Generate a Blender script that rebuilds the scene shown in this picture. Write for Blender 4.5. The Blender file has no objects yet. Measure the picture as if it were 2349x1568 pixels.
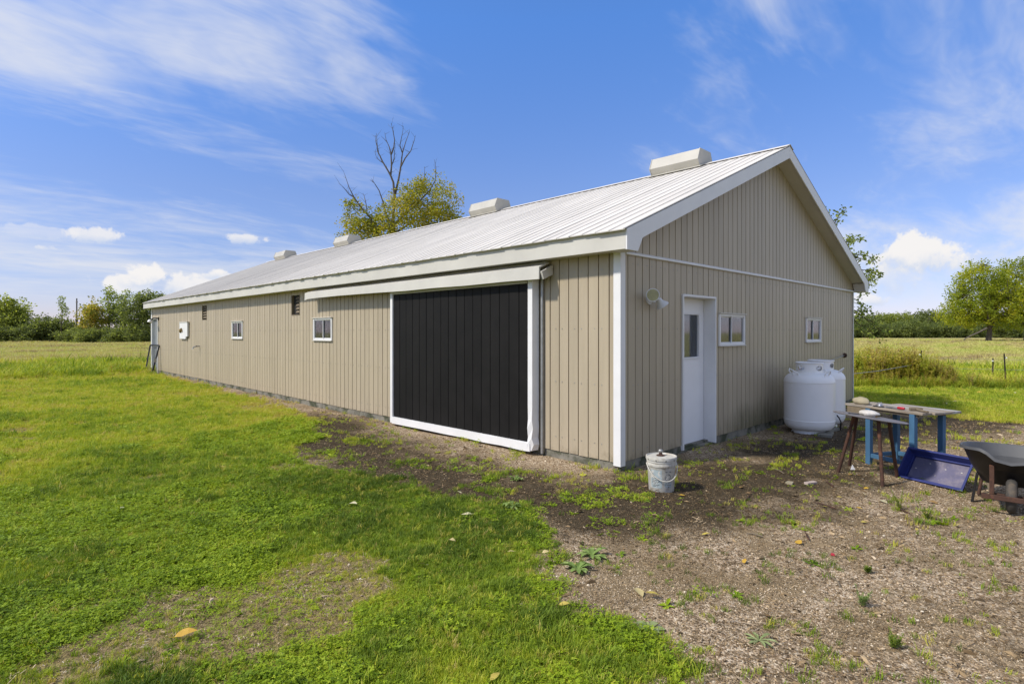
import bpy, bmesh, math, random
import numpy as np
from mathutils import Vector, Matrix, Euler

R_ = math.radians
random.seed(7)
rng = np.random.default_rng(11)
scene = bpy.context.scene
COL = scene.collection

# ------------------------------------------------------------------ camera
YAW = 45.544
CAM = (-5.743, -3.993, 1.60)
cd = bpy.data.cameras.new("Camera")
cam = bpy.data.objects.new("Camera", cd)
COL.objects.link(cam)
cam.location = CAM
cam.rotation_euler = (R_(90), 0, R_(YAW - 90))
cd.sensor_width = 36.0
cd.lens = 20.066
cd.shift_y = -0.00924
cd.clip_start = 0.05
cd.clip_end = 6000
scene.camera = cam

# ------------------------------------------------------------------ sun direction (towards the sun)
SUN_EL = 45.0
SUN_AZ = 157.0            # degrees counter-clockwise from +X
sx, sy = math.cos(R_(SUN_AZ)), math.sin(R_(SUN_AZ))

# ------------------------------------------------------------------ node helpers
def nd(nt, typ, **kw):
    n = nt.nodes.new(typ)
    for k, v in kw.items():
        if k.startswith("i_"):
            key = k[2:]
            key = int(key) if key.isdigit() else key
            setin(nt, n.inputs[key], v)
        else:
            setattr(n, k, v)
    return n

def setin(nt, sock, v):
    if isinstance(v, bpy.types.NodeSocket):
        nt.links.new(v, sock)
    elif isinstance(v, bpy.types.Node):
        nt.links.new(v.outputs[0], sock)
    else:
        sock.default_value = v

def M(nt, op, a, b=0.0, c=0.0, clamp=False):
    n = nt.nodes.new("ShaderNodeMath")
    n.operation = op
    n.use_clamp = clamp
    setin(nt, n.inputs[0], a)
    setin(nt, n.inputs[1], b)
    setin(nt, n.inputs[2], c)
    return n.outputs[0]

def sstep(nt, v, lo, hi):
    n = nt.nodes.new("ShaderNodeMapRange")
    n.interpolation_type = 'SMOOTHSTEP'
    setin(nt, n.inputs[0], v)
    n.inputs[1].default_value = lo
    n.inputs[2].default_value = hi
    return n.outputs[0]

def mixc(nt, fac, a, b, typ='MIX'):
    n = nt.nodes.new("ShaderNodeMix")
    n.data_type = 'RGBA'
    n.blend_type = typ
    setin(nt, n.inputs[0], fac)
    setin(nt, n.inputs[6], c4(a))
    setin(nt, n.inputs[7], c4(b))
    return n.outputs[2]

def c4(c):
    if isinstance(c, (tuple, list)) and len(c) == 3:
        return (c[0], c[1], c[2], 1.0)
    return c

def hx(s):
    s = s.lstrip('#')
    o = []
    for i in (0, 2, 4):
        v = int(s[i:i + 2], 16) / 255
        o.append(v / 12.92 if v <= .04045 else ((v + .055) / 1.055) ** 2.4)
    return tuple(o)

def noise(nt, vec, scale, detail=3, rough=.55, dist=0.0, dim='3D'):
    n = nt.nodes.new("ShaderNodeTexNoise")
    n.noise_dimensions = dim
    if vec is not None:
        setin(nt, n.inputs["Vector"], vec)
    n.inputs["Scale"].default_value = scale
    n.inputs["Detail"].default_value = detail
    n.inputs["Roughness"].default_value = rough
    n.inputs["Distortion"].default_value = dist
    return n.outputs[0]

def ramp(nt, fac, stops, interp='LINEAR'):
    n = nt.nodes.new("ShaderNodeValToRGB")
    n.color_ramp.interpolation = interp
    el = n.color_ramp.elements
    while len(el) < len(stops):
        el.new(0.5)
    for e, (p, c) in zip(el, stops):
        e.position = p
        e.color = c4(c)
    setin(nt, n.inputs[0], fac)
    return n.outputs[0]

def vscale(nt, vec, s):
    n = nt.nodes.new("ShaderNodeVectorMath")
    n.operation = 'MULTIPLY'
    setin(nt, n.inputs[0], vec)
    n.inputs[1].default_value = s
    return n.outputs[0]

# ------------------------------------------------------------------ world: sky with thin cirrus and a few fair-weather cumulus
world = bpy.data.worlds.new("World")
scene.world = world
world.use_nodes = True
wt = world.node_tree
wt.nodes.clear()
wout = nd(wt, "ShaderNodeOutputWorld")
wbg = nd(wt, "ShaderNodeBackground")
wbg.inputs[1].default_value = 0.105
wt.links.new(wbg.outputs[0], wout.inputs[0])
sky = nd(wt, "ShaderNodeTexSky")
sky.sky_type = 'NISHITA'
sky.sun_disc = False
sky.sun_elevation = R_(SUN_EL)
sky.sun_rotation = R_(90 - SUN_AZ)
sky.altitude = 200
sky.air_density = 1.0
sky.dust_density = 0.3
sky.ozone_density = 3.0
hs = nd(wt, "ShaderNodeHueSaturation", i_Saturation=1.0, i_Value=1.0)
wt.links.new(sky.outputs[0], hs.inputs["Color"])
tc = nd(wt, "ShaderNodeTexCoord").outputs["Generated"]
sep = nd(wt, "ShaderNodeSeparateXYZ")
wt.links.new(tc, sep.inputs[0])
dx, dy, dz = sep.outputs
az = M(wt, 'ARCTAN2', dy, dx)
el = M(wt, 'ARCSINE', dz)
# hand-set tint over the sky texture: milkier low down, deeper blue higher up
grade = ramp(wt, el, [(0.0, (.56, .50, .70)), (.10, (.52, .50, .66)), (.22, (.56, .57, .74)), (.50, (.50, .76, 1.10)), (1.0, (.66, .84, 1.03))])
skyc = mixc(wt, 1.0, hs.outputs[0], grade, 'MULTIPLY')

def vdir(x, y):
    """direction (azimuth, elevation) of a point of the view, in radians"""
    f, cx, hy = 1308.76, 1174.0, 762.3
    return R_(YAW) - math.atan((x - cx) / f), math.atan((hy - y) / math.hypot(f, x - cx))

def blob(x, y, a, b):
    """soft elliptical region around a sky direction, half sizes a and b in radians"""
    a0, e0 = vdir(x, y)
    u = M(wt, 'DIVIDE', M(wt, 'SUBTRACT', az, a0), a)
    w = M(wt, 'DIVIDE', M(wt, 'SUBTRACT', el, e0), b)
    r = M(wt, 'ADD', M(wt, 'MULTIPLY', u, u), M(wt, 'MULTIPLY', w, w))
    return M(wt, 'SUBTRACT', 1.0, r), w

den = M(wt, 'ADD', M(wt, 'MAXIMUM', dz, 0.0), 0.16)
comb = nd(wt, "ShaderNodeCombineXYZ")
wt.links.new(M(wt, 'DIVIDE', dx, den), comb.inputs[0])
wt.links.new(M(wt, 'DIVIDE', dy, den), comb.inputs[1])
mp = nd(wt, "ShaderNodeMapping")
mp.inputs["Rotation"].default_value = (0, 0, R_(62))
mp.inputs["Scale"].default_value = (1.0, 2.4, 1.0)
wt.links.new(comb.outputs[0], mp.inputs[0])
n1 = noise(wt, mp.outputs[0], 1.1, 5, .60, .55)
n2 = noise(wt, mp.outputs[0], 4.5, 3, .62, .9)
cir = M(wt, 'ADD', M(wt, 'MULTIPLY', n1, .80), M(wt, 'MULTIPLY', n2, .20))
reg = 0.0
for x, y, a, b, wgt in ((330, 150, .34, .15, .03), (2300, 230, .30, .20, -.03), (1900, 200, .16, .20, -.14), (1980, 40, .24, .12, -.08), (860, 180, .10, .05, .10), (2300, 510, .26, .06, .0),
                        (1230, 110, .40, .28, -.26), (700, 420, .60, .15, -.22), (1500, 380, .42, .18, -.16), (2050, 430, .24, .07, -.14), (250, 330, .26, .07, -.08)):
    m, _ = blob(x, y, a, b)
    m = M(wt, 'MULTIPLY', sstep(wt, m, 0.0, 1.0), wgt)
    reg = M(wt, 'ADD', reg, m)
cir = sstep(wt, M(wt, 'ADD', cir, reg), .27, .72)  # extra cirrus cover beyond the view is added for its fill light
low = sstep(wt, el, 0.0, .10)
cir = M(wt, 'MULTIPLY', M(wt, 'MULTIPLY', cir, .86), low)
col = mixc(wt, cir, skyc, (3.7, 3.8, 4.1))
cn = noise(wt, tc, 24.0, 5, .60, .2)
cn2 = noise(wt, tc, 50.0, 3, .6)
cnn = M(wt, 'SUBTRACT', M(wt, 'ADD', M(wt, 'MULTIPLY', cn, .75), M(wt, 'MULTIPLY', cn2, .25)), .5)
for x, y, a, b, k in ((2078, 592, .062, .034, 1.0), (2040, 640, .05, .035, .45), (215, 541, .033, .014, .8), (105, 569, .014, .006, .6), (562, 548, .036, .010, .75),
                      (290, 660, .05, .022, .95), (340, 640, .036, .022, 1.0), (430, 655, .07, .022, .9), (497, 630, .024, .012, 1.0), (1985, 688, .036, .012, .8),
                      (40, 532, .07, .012, .35)):
    m, w = blob(x, y, a, b)
    m = M(wt, 'ADD', m, M(wt, 'MULTIPLY', cnn, 6.0))
    flat = sstep(wt, w, -1.15, -.35)
    m = M(wt, 'MULTIPLY', M(wt, 'MULTIPLY', sstep(wt, m, 0.05, .75), flat), k)
    shade = sstep(wt, M(wt, 'ADD', w, M(wt, 'MULTIPLY', cnn, 3.0)), -.9, .5)
    cc = mixc(wt, shade, (2.9, 3.3, 4.1), (4.4, 4.3, 4.25))
    col = mixc(wt, m, col, cc)
wt.links.new(col, wbg.inputs[0])
world.cycles.sampling_method = 'MANUAL'
world.cycles.sample_map_resolution = 512

# ------------------------------------------------------------------ sun lamp and exposure
sd = bpy.data.lights.new("Sun", 'SUN')
sd.energy = 2.1
sd.angle = R_(4.0)
sd.color = (1.0, 0.94, 0.84)
sun = bpy.data.objects.new("Sun", sd)
COL.objects.link(sun)
sun.rotation_euler = Vector((sx * math.cos(R_(SUN_EL)), sy * math.cos(R_(SUN_EL)), math.sin(R_(SUN_EL)))).to_track_quat('Z', 'Y').to_euler()
sun.location = (-20, 20, 30)
scene.view_settings.view_transform = 'Standard'
scene.view_settings.look = 'None'
scene.view_settings.exposure = 1.0
scene.view_settings.gamma = 1.0
scene.view_settings.use_curve_mapping = False
scene.cycles.use_denoising = True
scene.cycles.max_bounces = 5
scene.cycles.diffuse_bounces = 3
scene.cycles.glossy_bounces = 3
scene.cycles.transparent_max_bounces = 8

# ------------------------------------------------------------------ object helpers
def tag(o, label=None, cat=None, group=None, kind=None):
    if label: o["label"] = label
    if cat: o["category"] = cat
    if group: o["group"] = group
    if kind: o["kind"] = kind
    return o

def thing(name, label, cat, loc=(0, 0, 0), rz=0.0, group=None):
    o = bpy.data.objects.new(name, None)
    COL.objects.link(o)
    o.location = loc
    o.rotation_euler = (0, 0, rz)
    o.empty_display_size = .1
    return tag(o, label, cat, group)

class MB:
    def __init__(s):
        s.v, s.f = [], []
    def add(s, vs, fs):
        b = len(s.v)
        s.v += [tuple(p) for p in vs]
        s.f += [tuple(i + b for i in f) for f in fs]
        return s
    def box(s, x0, x1, y0, y1, z0, z1):
        return s.add([(x0, y0, z0), (x1, y0, z0), (x1, y1, z0), (x0, y1, z0), (x0, y0, z1), (x1, y0, z1), (x1, y1, z1), (x0, y1, z1)],
                     [(3, 2, 1, 0), (4, 5, 6, 7), (0, 1, 5, 4), (1, 2, 6, 5), (2, 3, 7, 6), (3, 0, 4, 7)])
    def prism(s, pts, d):
        """closed polygon of 3-D points pushed along vector d"""
        n = len(pts)
        d = Vector(d)
        p = [Vector(q) for q in pts]
        s.add(p + [q + d for q in p], [tuple(range(n))[::-1], tuple(range(n, 2 * n))] + [(i, (i + 1) % n, n + (i + 1) % n, n + i) for i in range(n)])
        return s
    def tube(s, pts, rad, n=8, cap=True):
        pts = [Vector(p) for p in pts]
        rads = rad if isinstance(rad, (list, tuple)) else [rad] * len(pts)
        vs, fs = [], []
        up = None
        for i, p in enumerate(pts):
            t = (pts[min(i + 1, len(pts) - 1)] - pts[max(i - 1, 0)])
            t.normalize()
            if up is None:
                up = t.orthogonal().normalized()
            up = (up - t * up.dot(t))
            up = up.normalized() if up.length > 1e-5 else t.orthogonal().normalized()
            si = t.cross(up)
            for k in range(n):
                a = 2 * math.pi * k / n
                vs.append(p + (up * math.cos(a) + si * math.sin(a)) * rads[i])
        for i in range(len(pts) - 1):
            for k in range(n):
                fs.append((i * n + k, i * n + (k + 1) % n, (i + 1) * n + (k + 1) % n, (i + 1) * n + k))
        if cap:
            fs.append(tuple(range(n))[::-1])
            fs.append(tuple(range((len(pts) - 1) * n, len(pts) * n)))
        return s.add(vs, fs)
    def lathe(s, prof, n=32, c=(0, 0, 0)):
        vs, fs = [], []
        for r, z in prof:
            for k in range(n):
                a = 2 * math.pi * k / n
                vs.append((c[0] + r * math.cos(a), c[1] + r * math.sin(a), c[2] + z))
        for i in range(len(prof) - 1):
            for k in range(n):
                fs.append((i * n + k, i * n + (k + 1) % n, (i + 1) * n + (k + 1) % n, (i + 1) * n + k))
        fs.append(tuple(range(n))[::-1])
        fs.append(tuple(range((len(prof) - 1) * n, len(prof) * n)))
        return s.add(vs, fs)
    def mesh(s, name, mat=None, smooth=False):
        me = bpy.data.meshes.new(name)
        me.from_pydata([tuple(p) for p in s.v], [], s.f)
        if mat: me.materials.append(mat)
        if smooth:
            me.polygons.foreach_set("use_smooth", [True] * len(me.polygons))
            me.set_sharp_from_angle(angle=R_(smooth if smooth is not True else 40))
        me.update()
        return me
    def build(s, name, mat=None, parent=None, smooth=False, bevel=0.0):
        return link(name, s.mesh(name, mat, smooth), parent, bevel)

def link(name, me, parent=None, bevel=0.0, loc=None, rot=None):
    o = bpy.data.objects.new(name, me)
    COL.objects.link(o)
    if parent: o.parent = parent
    if loc is not None: o.location = loc
    if rot is not None: o.rotation_euler = rot
    if bevel:
        m = o.modifiers.new("bevel", 'BEVEL')
        m.width = bevel
        m.segments = 2
        m.limit_method = 'ANGLE'
    return o

def np_mesh(name, verts, quads, mat, smooth=False, tris=False):
    k = 3 if tris else 4
    me = bpy.data.meshes.new(name)
    me.vertices.add(len(verts))
    me.vertices.foreach_set("co", np.asarray(verts, dtype=np.float32).ravel())
    q = np.asarray(quads, dtype=np.int32)
    me.loops.add(q.size)
    me.loops.foreach_set("vertex_index", q.ravel())
    me.polygons.add(len(q))
    me.polygons.foreach_set("loop_start", np.arange(0, q.size, k, dtype=np.int32))
    me.polygons.foreach_set("loop_total", np.full(len(q), k, dtype=np.int32))
    if smooth:
        me.polygons.foreach_set("use_smooth", np.ones(len(q), dtype=bool))
    me.update(calc_edges=True)
    if mat: me.materials.append(mat)
    return me

# value noise in the plane, for terrain and planting masks
_lat = np.random.default_rng(3).random((256, 256))
def vn(x, y, s=1.0, o=0.0):
    x = np.asarray(x) * s + o; y = np.asarray(y) * s + o * 1.7
    xi = np.floor(x).astype(int); yi = np.floor(y).astype(int)
    fx = x - xi; fy = y - yi
    fx = fx * fx * (3 - 2 * fx); fy = fy * fy * (3 - 2 * fy)
    g = lambda i, j: _lat[i % 256, j % 256]
    return (g(xi, yi) * (1 - fx) + g(xi + 1, yi) * fx) * (1 - fy) + (g(xi, yi + 1) * (1 - fx) + g(xi + 1, yi + 1) * fx) * fy
def fbm(x, y, s=1.0, o=0.0, n=4):
    t = 0; a = .5; w = 0
    for i in range(n):
        t = t + a * vn(x, y, s * 2 ** i, o + i * 13.1); w += a; a *= .55
    return t / w
def sm(v, lo, hi):
    t = np.clip((v - lo) / (hi - lo), 0, 1)
    return t * t * (3 - 2 * t)
def poly_sd(x, y, poly):
    """signed distance to a polygon, positive inside"""
    x = np.asarray(x, float); y = np.asarray(y, float)
    d = np.full(x.shape, 1e9); ins = np.zeros(x.shape, bool)
    n = len(poly)
    for i in range(n):
        ax, ay = poly[i]; bx, by = poly[(i + 1) % n]
        ex, ey = bx - ax, by - ay
        t = np.clip(((x - ax) * ex + (y - ay) * ey) / (ex * ex + ey * ey), 0, 1)
        d = np.minimum(d, np.hypot(x - ax - t * ex, y - ay - t * ey))
        c = (ay > y) != (by > y)
        ins ^= c & (x < ex * (y - ay) / (ey if ey else 1e-9) + ax)
    return np.where(ins, d, -d)
def line_d(x, y, pts):
    x = np.asarray(x, float); y = np.asarray(y, float)
    d = np.full(x.shape, 1e9)
    for (ax, ay), (bx, by) in zip(pts[:-1], pts[1:]):
        ex, ey = bx - ax, by - ay
        t = np.clip(((x - ax) * ex + (y - ay) * ey) / (ex * ex + ey * ey), 0, 1)
        d = np.minimum(d, np.hypot(x - ax - t * ex, y - ay - t * ey))
    return d

# ------------------------------------------------------------------ materials
def newmat(name):
    m = bpy.data.materials.new(name)
    m.use_nodes = True
    nt = m.node_tree
    nt.nodes.clear()
    out = nd(nt, "ShaderNodeOutputMaterial")
    b = nd(nt, "ShaderNodeBsdfPrincipled")
    nt.links.new(b.outputs[0], out.inputs[0])
    return m, nt, b, out

def pm(name, base, rough=.6, var=.12, scale=6.0, metal=0.0, bump=0.0, bscale=60.0, spec=.4, spot=None, rand=0.0, stretch=(1, 1, 1), world_space=False):
    """plain painted or raw surface: base colour with blotchy wear, optional second colour in spots, fine relief"""
    m, nt, b, out = newmat(name)
    if world_space:
        co = nd(nt, "ShaderNodeNewGeometry").outputs["Position"]
    else:
        co = nd(nt, "ShaderNodeTexCoord").outputs["Object"]
    co = vscale(nt, co, stretch)
    n = noise(nt, co, scale, 5, .6)
    dark = tuple(c * (1 - var) for c in base); lite = tuple(min(1, c * (1 + var * .6)) for c in base)
    c = ramp(nt, n, [(.3, dark), (.7, lite)])
    if rand:
        oi = nd(nt, "ShaderNodeObjectInfo").outputs["Random"]
        k = M(nt, 'MULTIPLY_ADD', oi, rand, 1 - rand / 2)
        cmb = nd(nt, "ShaderNodeCombineColor")
        for i in range(3): nt.links.new(k, cmb.inputs[i])
        c = mixc(nt, 1.0, c, cmb.outputs[0], 'MULTIPLY')
    if spot:
        sc_, lo, hi, sc2 = spot
        f = sstep(nt, noise(nt, co, sc2, 6, .65, .4), lo, hi)
        c = mixc(nt, f, c, sc_)
    nt.links.new(c, b.inputs["Base Color"])
    rr = M(nt, 'MULTIPLY_ADD', n, .2, rough - .1)
    nt.links.new(rr, b.inputs["Roughness"])
    b.inputs["Metallic"].default_value = metal
    b.inputs["Specular IOR Level"].default_value = spec
    if bump:
        bp = nd(nt, "ShaderNodeBump", i_Strength=bump, i_Distance=.01)
        nt.links.new(noise(nt, co, bscale, 4, .6), bp.inputs["Height"])
        nt.links.new(bp.outputs[0], b.inputs["Normal"])
    return m

def siding_mat(name, base):
    """beige enamelled steel: slight fading from sheet to sheet, rain streaks, green algae low on the gable"""
    m, nt, b, out = newmat(name)
    pos = nd(nt, "ShaderNodeNewGeometry").outputs["Position"]
    st = vscale(nt, pos, (5, 5, .5))
    n = noise(nt, st, 1.5, 5, .6)
    oi = nd(nt, "ShaderNodeObjectInfo").outputs["Random"]
    c = ramp(nt, n, [(.25, tuple(x * .90 for x in base)), (.75, tuple(min(1, x * 1.06) for x in base))])
    k = M(nt, 'MULTIPLY_ADD', oi, .10, .95)
    cmb = nd(nt, "ShaderNodeCombineColor")
    for i in range(3): nt.links.new(k, cmb.inputs[i])
    c = mixc(nt, 1.0, c, cmb.outputs[0], 'MULTIPLY')
    # algae stain beside the tanks
    sp = nd(nt, "ShaderNodeSeparateXYZ"); nt.links.new(pos, sp.inputs[0])
    d1 = M(nt, 'DIVIDE', M(nt, 'SUBTRACT', sp.outputs[0], 4.0), 1.7)
    d2 = M(nt, 'DIVIDE', M(nt, 'SUBTRACT', sp.outputs[2], 0.05), .50)
    rr = M(nt, 'SUBTRACT', 1.0, M(nt, 'ADD', M(nt, 'MULTIPLY', d1, d1), M(nt, 'MULTIPLY', d2, d2)))
    al = sstep(nt, M(nt, 'ADD', rr, M(nt, 'MULTIPLY_ADD', noise(nt, st, 2.2, 6, .7), 2.2, -1.3)), -.1, 1.1)
    gab = M(nt, 'LESS_THAN', sp.outputs[1], .05)
    c = mixc(nt, M(nt, 'MULTIPLY', M(nt, 'MULTIPLY', al, .8), gab), c, (.085, .085, .035))
    # mud splash
    ms = sstep(nt, M(nt, 'ADD', M(nt, 'MULTIPLY', sp.outputs[2], -1.5), noise(nt, pos, 7, 5, .7)), .30, .72)
    c = mixc(nt, M(nt, 'MULTIPLY', ms, .55), c, (.16, .125, .075))
    # small rust specks
    v = nd(nt, "ShaderNodeTexVoronoi", i_Scale=2.6); nt.links.new(pos, v.inputs[0])
    rs = sstep(nt, v.outputs[0], .028, .012)
    c = mixc(nt, M(nt, 'MULTIPLY', rs, .7), c, (.16, .07, .03))
    nt.links.new(c, b.inputs["Base Color"])
    b.inputs["Roughness"].default_value = .42
    b.inputs["Specular IOR Level"].default_value = .35
    bp = nd(nt, "ShaderNodeBump", i_Strength=.22, i_Distance=.02)
    nt.links.new(noise(nt, vscale(nt, pos, (1.6, 1.6, .9)), 2.5, 2, .5), bp.inputs["Height"])
    nt.links.new(bp.outputs[0], b.inputs["Normal"])
    return m

def leaf_mat(name, stops, trans=.35, rough=.55, patch=.35, pscale=.45, seed=0.0):
    """foliage: colour varies leaf by leaf and in patches, light shines through"""
    m, nt, b, out = newmat(name)
    g = nd(nt, "ShaderNodeNewGeometry")
    ri = g.outputs["Random Per Island"]
    oi = nd(nt, "ShaderNodeObjectInfo").outputs["Random"]
    co = nd(nt, "ShaderNodeVectorMath", operation='ADD')
    nt.links.new(g.outputs["Position"], co.inputs[0]); co.inputs[1].default_value = (seed, seed * 2, seed)
    n = noise(nt, co.outputs[0], pscale, 3, .6)
    f = M(nt, 'ADD', M(nt, 'MULTIPLY', ri, 1 - patch), M(nt, 'MULTIPLY', M(nt, 'MULTIPLY_ADD', n, 2.4, -.7), patch), clamp=True)
    c = ramp(nt, f, stops)
    k = M(nt, 'MULTIPLY_ADD', oi, .2, .9)
    cmb = nd(nt, "ShaderNodeCombineColor")
    for i in range(3): nt.links.new(k, cmb.inputs[i])
    c = mixc(nt, 1.0, c, cmb.outputs[0], 'MULTIPLY')
    nt.links.new(c, b.inputs["Base Color"])
    b.inputs["Roughness"].default_value = rough
    b.inputs["Specular IOR Level"].default_value = .25
    t = nd(nt, "ShaderNodeBsdfTranslucent")
    nt.links.new(mixc(nt, 1.0, c, (1.35, 1.35, .7), 'MULTIPLY'), t.inputs[0])
    mx = nd(nt, "ShaderNodeMixShader", i_0=trans)
    nt.links.new(b.outputs[0], mx.inputs[1]); nt.links.new(t.outputs[0], mx.inputs[2])
    nt.links.new(mx.outputs[0], out.inputs[0])
    return m

def tint_mat(name, stops, trans=.3, rough=.6, jit=.25):
    """ground cover: colour from the plant's own stored tint, jittered blade by blade"""
    m, nt, b, out = newmat(name)
    at = nd(nt, "ShaderNodeAttribute", attribute_type='INSTANCER', attribute_name="tint").outputs["Fac"]
    ri = nd(nt, "ShaderNodeNewGeometry").outputs["Random Per Island"]
    f = M(nt, 'ADD', at, M(nt, 'MULTIPLY_ADD', ri, jit, -jit / 2), clamp=True)
    c = ramp(nt, f, stops)
    nt.links.new(c, b.inputs["Base Color"])
    b.inputs["Roughness"].default_value = rough
    b.inputs["Specular IOR Level"].default_value = .25
    if trans:
        t = nd(nt, "ShaderNodeBsdfTranslucent")
        nt.links.new(mixc(nt, 1.0, c, (1.3, 1.3, .7), 'MULTIPLY'), t.inputs[0])
        mx = nd(nt, "ShaderNodeMixShader", i_0=trans)
        nt.links.new(b.outputs[0], mx.inputs[1]); nt.links.new(t.outputs[0], mx.inputs[2])
        nt.links.new(mx.outputs[0], out.inputs[0])
    return m

MAT = {}
MAT['siding'] = siding_mat("beige_steel_siding", (.418, .350, .247))
MAT['roof'] = pm("white_steel_roof", (.66, .62, .56), .62, .12, 1.2, spec=.08, spot=((.42, .30, .21), .66, .85, 1.1), rand=.06, stretch=(.35, 2, 1), world_space=True)
MAT['cream'] = pm("cream_metal_trim", (.58, .555, .495), .5, .10, 1.5, bump=.06, bscale=3, spot=((.40, .34, .25), .68, .9, 5), world_space=True)
MAT['white'] = pm("white_painted_trim", (.76, .75, .735), .42, .06, 3, spot=((.45, .42, .37), .66, .9, 6), world_space=True)
MAT['black'] = pm("black_door_steel", (.0105, .0095, .0088), .6, .25, 3, spot=((.05, .045, .04), .70, .82, 14), rand=.18, world_space=True, spec=.16)
MAT['concrete'] = pm("weathered_concrete", (.22, .205, .165), .9, .35, 4, bump=.5, bscale=30, spot=((.06, .065, .035), .46, .62, 3), world_space=True)
MAT['galv'] = pm("galvanised_metal", (.36, .36, .35), .45, .2, 9, metal=.6)
MAT['dark'] = pm("dark_recess", (.02, .018, .016), .8, .3, 8)  # near black for small dark parts and for shade painted into openings
MAT['tank'] = pm("white_tank_enamel", (.88, .865, .84), .38, .04, 2, bump=.03, bscale=4, spot=((.50, .46, .40), .72, .92, 4))
MAT['inside'] = pm("bare_inside_board", (.16, .13, .10), .85, .3, 3)
MAT['door'] = pm("white_door_paint", (.84, .83, .82), .45, .05, 2, spot=((.42, .40, .37), .68, .88, 5), world_space=True)
MAT['bluewood'] = pm("blue_painted_wood", (.055, .140, .245), .6, .25, 6, spot=((.14, .13, .12), .62, .75, 7), stretch=(1, 1, .3))
MAT['bluetray'] = pm("blue_plastic", (.020, .030, .150), .45, .15, 6)
MAT['trayfloor'] = pm("worn_blue_plastic", (.105, .098, .165), .55, .3, 5, spot=((.22, .19, .22), .50, .72, 4))
MAT['plank'] = pm("weathered_plank", (.30, .25, .19), .8, .35, 3, bump=.4, bscale=14, stretch=(1, 12, 12), spot=((.38, .38, .38), .5, .6, .8))
MAT['rust'] = pm("rusty_steel", (.070, .034, .022), .8, .35, 9, bump=.3, bscale=40, spot=((.13, .055, .03), .5, .65, 7))
MAT['dullsteel'] = pm("dull_steel_plate", (.20, .18, .17), .5, .3, 6, metal=.3, spot=((.10, .06, .04), .55, .7, 6))
MAT['tub_in'] = pm("grey_tub_plastic", (.070, .071, .074), .5, .2, 5)
MAT['tub_out'] = pm("black_tub_plastic", (.014, .012, .011), .5, .3, 6, spot=((.07, .055, .04), .6, .75, 5))
MAT['wood'] = pm("grey_wood", (.19, .15, .10), .8, .3, 5, stretch=(3, 3, .5), bump=.3)
MAT['rubber'] = pm("tyre_rubber", (.060, .055, .048), .8, .3, 8, spot=((.13, .10, .07), .5, .7, 6))
MAT['pail'] = pm("dirty_white_plastic", (.56, .535, .47), .5, .2, 7, spot=((.25, .205, .145), .48, .70, 7))
MAT['pail_label'] = pm("faded_pail_print", (.36, .42, .43), .5, .2, 16, spot=((.55, .53, .48), .5, .6, 22))
MAT['pail_dark'] = pm("dark_pail_print", (.10, .10, .10), .6, .2, 20, spot=((.5, .48, .44), .55, .62, 30))
MAT['stone'] = pm("tan_stone", (.33, .285, .19), .9, .3, 6, bump=.5, bscale=22)
MAT['plastic_bag'] = pm("crumpled_white_plastic", (.62, .58, .52), .45, .3, 9, bump=.6, bscale=25)
MAT['red'] = pm("red_plastic", (.42, .02, .035), .45)
MAT['steel'] = pm("bright_steel", (.42, .43, .46), .35, .2, 8, metal=.7)
MAT['greydoor'] = pm("grey_door_paint", (.20, .215, .225), .55, .15, 4)
MAT['bark'] = pm("grey_brown_bark", (.105, .082, .058), .9, .4, 5, bump=.6, bscale=20, stretch=(1, 1, .3))
MAT['deadwood'] = pm("dead_grey_wood", (.125, .105, .085), .9, .3, 4, bump=.4)
MAT['brass'] = pm("dull_brass", (.20, .14, .05), .5, .3, 9, metal=.5)
MAT['brick'] = pm("pinkish_block", (.45, .36, .31), .9, .25, 9, bump=.4)
MAT['reflector'] = pm("yellowed_reflector", (.36, .33, .17), .45, .2, 10)
MAT['lampgrey'] = pm("grey_lamp_shell", (.62, .61, .60), .5, .15, 9)
MAT['blind'] = pm("greenish_grey_blind", (.33, .37, .355), .6, .12, 2)
MAT['room_shade'] = pm("purple_grey_room_shade", (.115, .105, .135), .7, .3, 3)
MAT['postmetal'] = pm("dark_green_post", (.028, .024, .016), .7, .3, 7)

def glass_mat():
    m, nt, b, out = newmat("window_glass")
    b.inputs["Base Color"].default_value = (.75, .80, .85, 1)
    b.inputs["Roughness"].default_value = .04
    b.inputs["Specular IOR Level"].default_value = .7
    t = nd(nt, "ShaderNodeBsdfTransparent"); t.inputs[0].default_value = (.72, .76, .80, 1)
    g = nd(nt, "ShaderNodeBsdfGlossy"); g.inputs[1].default_value = .05
    fr = nd(nt, "ShaderNodeFresnel", i_IOR=1.55)
    mx = nd(nt, "ShaderNodeMixShader")
    nt.links.new(M(nt, 'MULTIPLY_ADD', fr.outputs[0], .75, .02, clamp=True), mx.inputs[0])
    nt.links.new(t.outputs[0], mx.inputs[1]); nt.links.new(g.outputs[0], mx.inputs[2])
    nt.links.new(mx.outputs[0], out.inputs[0])
    return m
MAT['glass'] = glass_mat()
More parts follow.
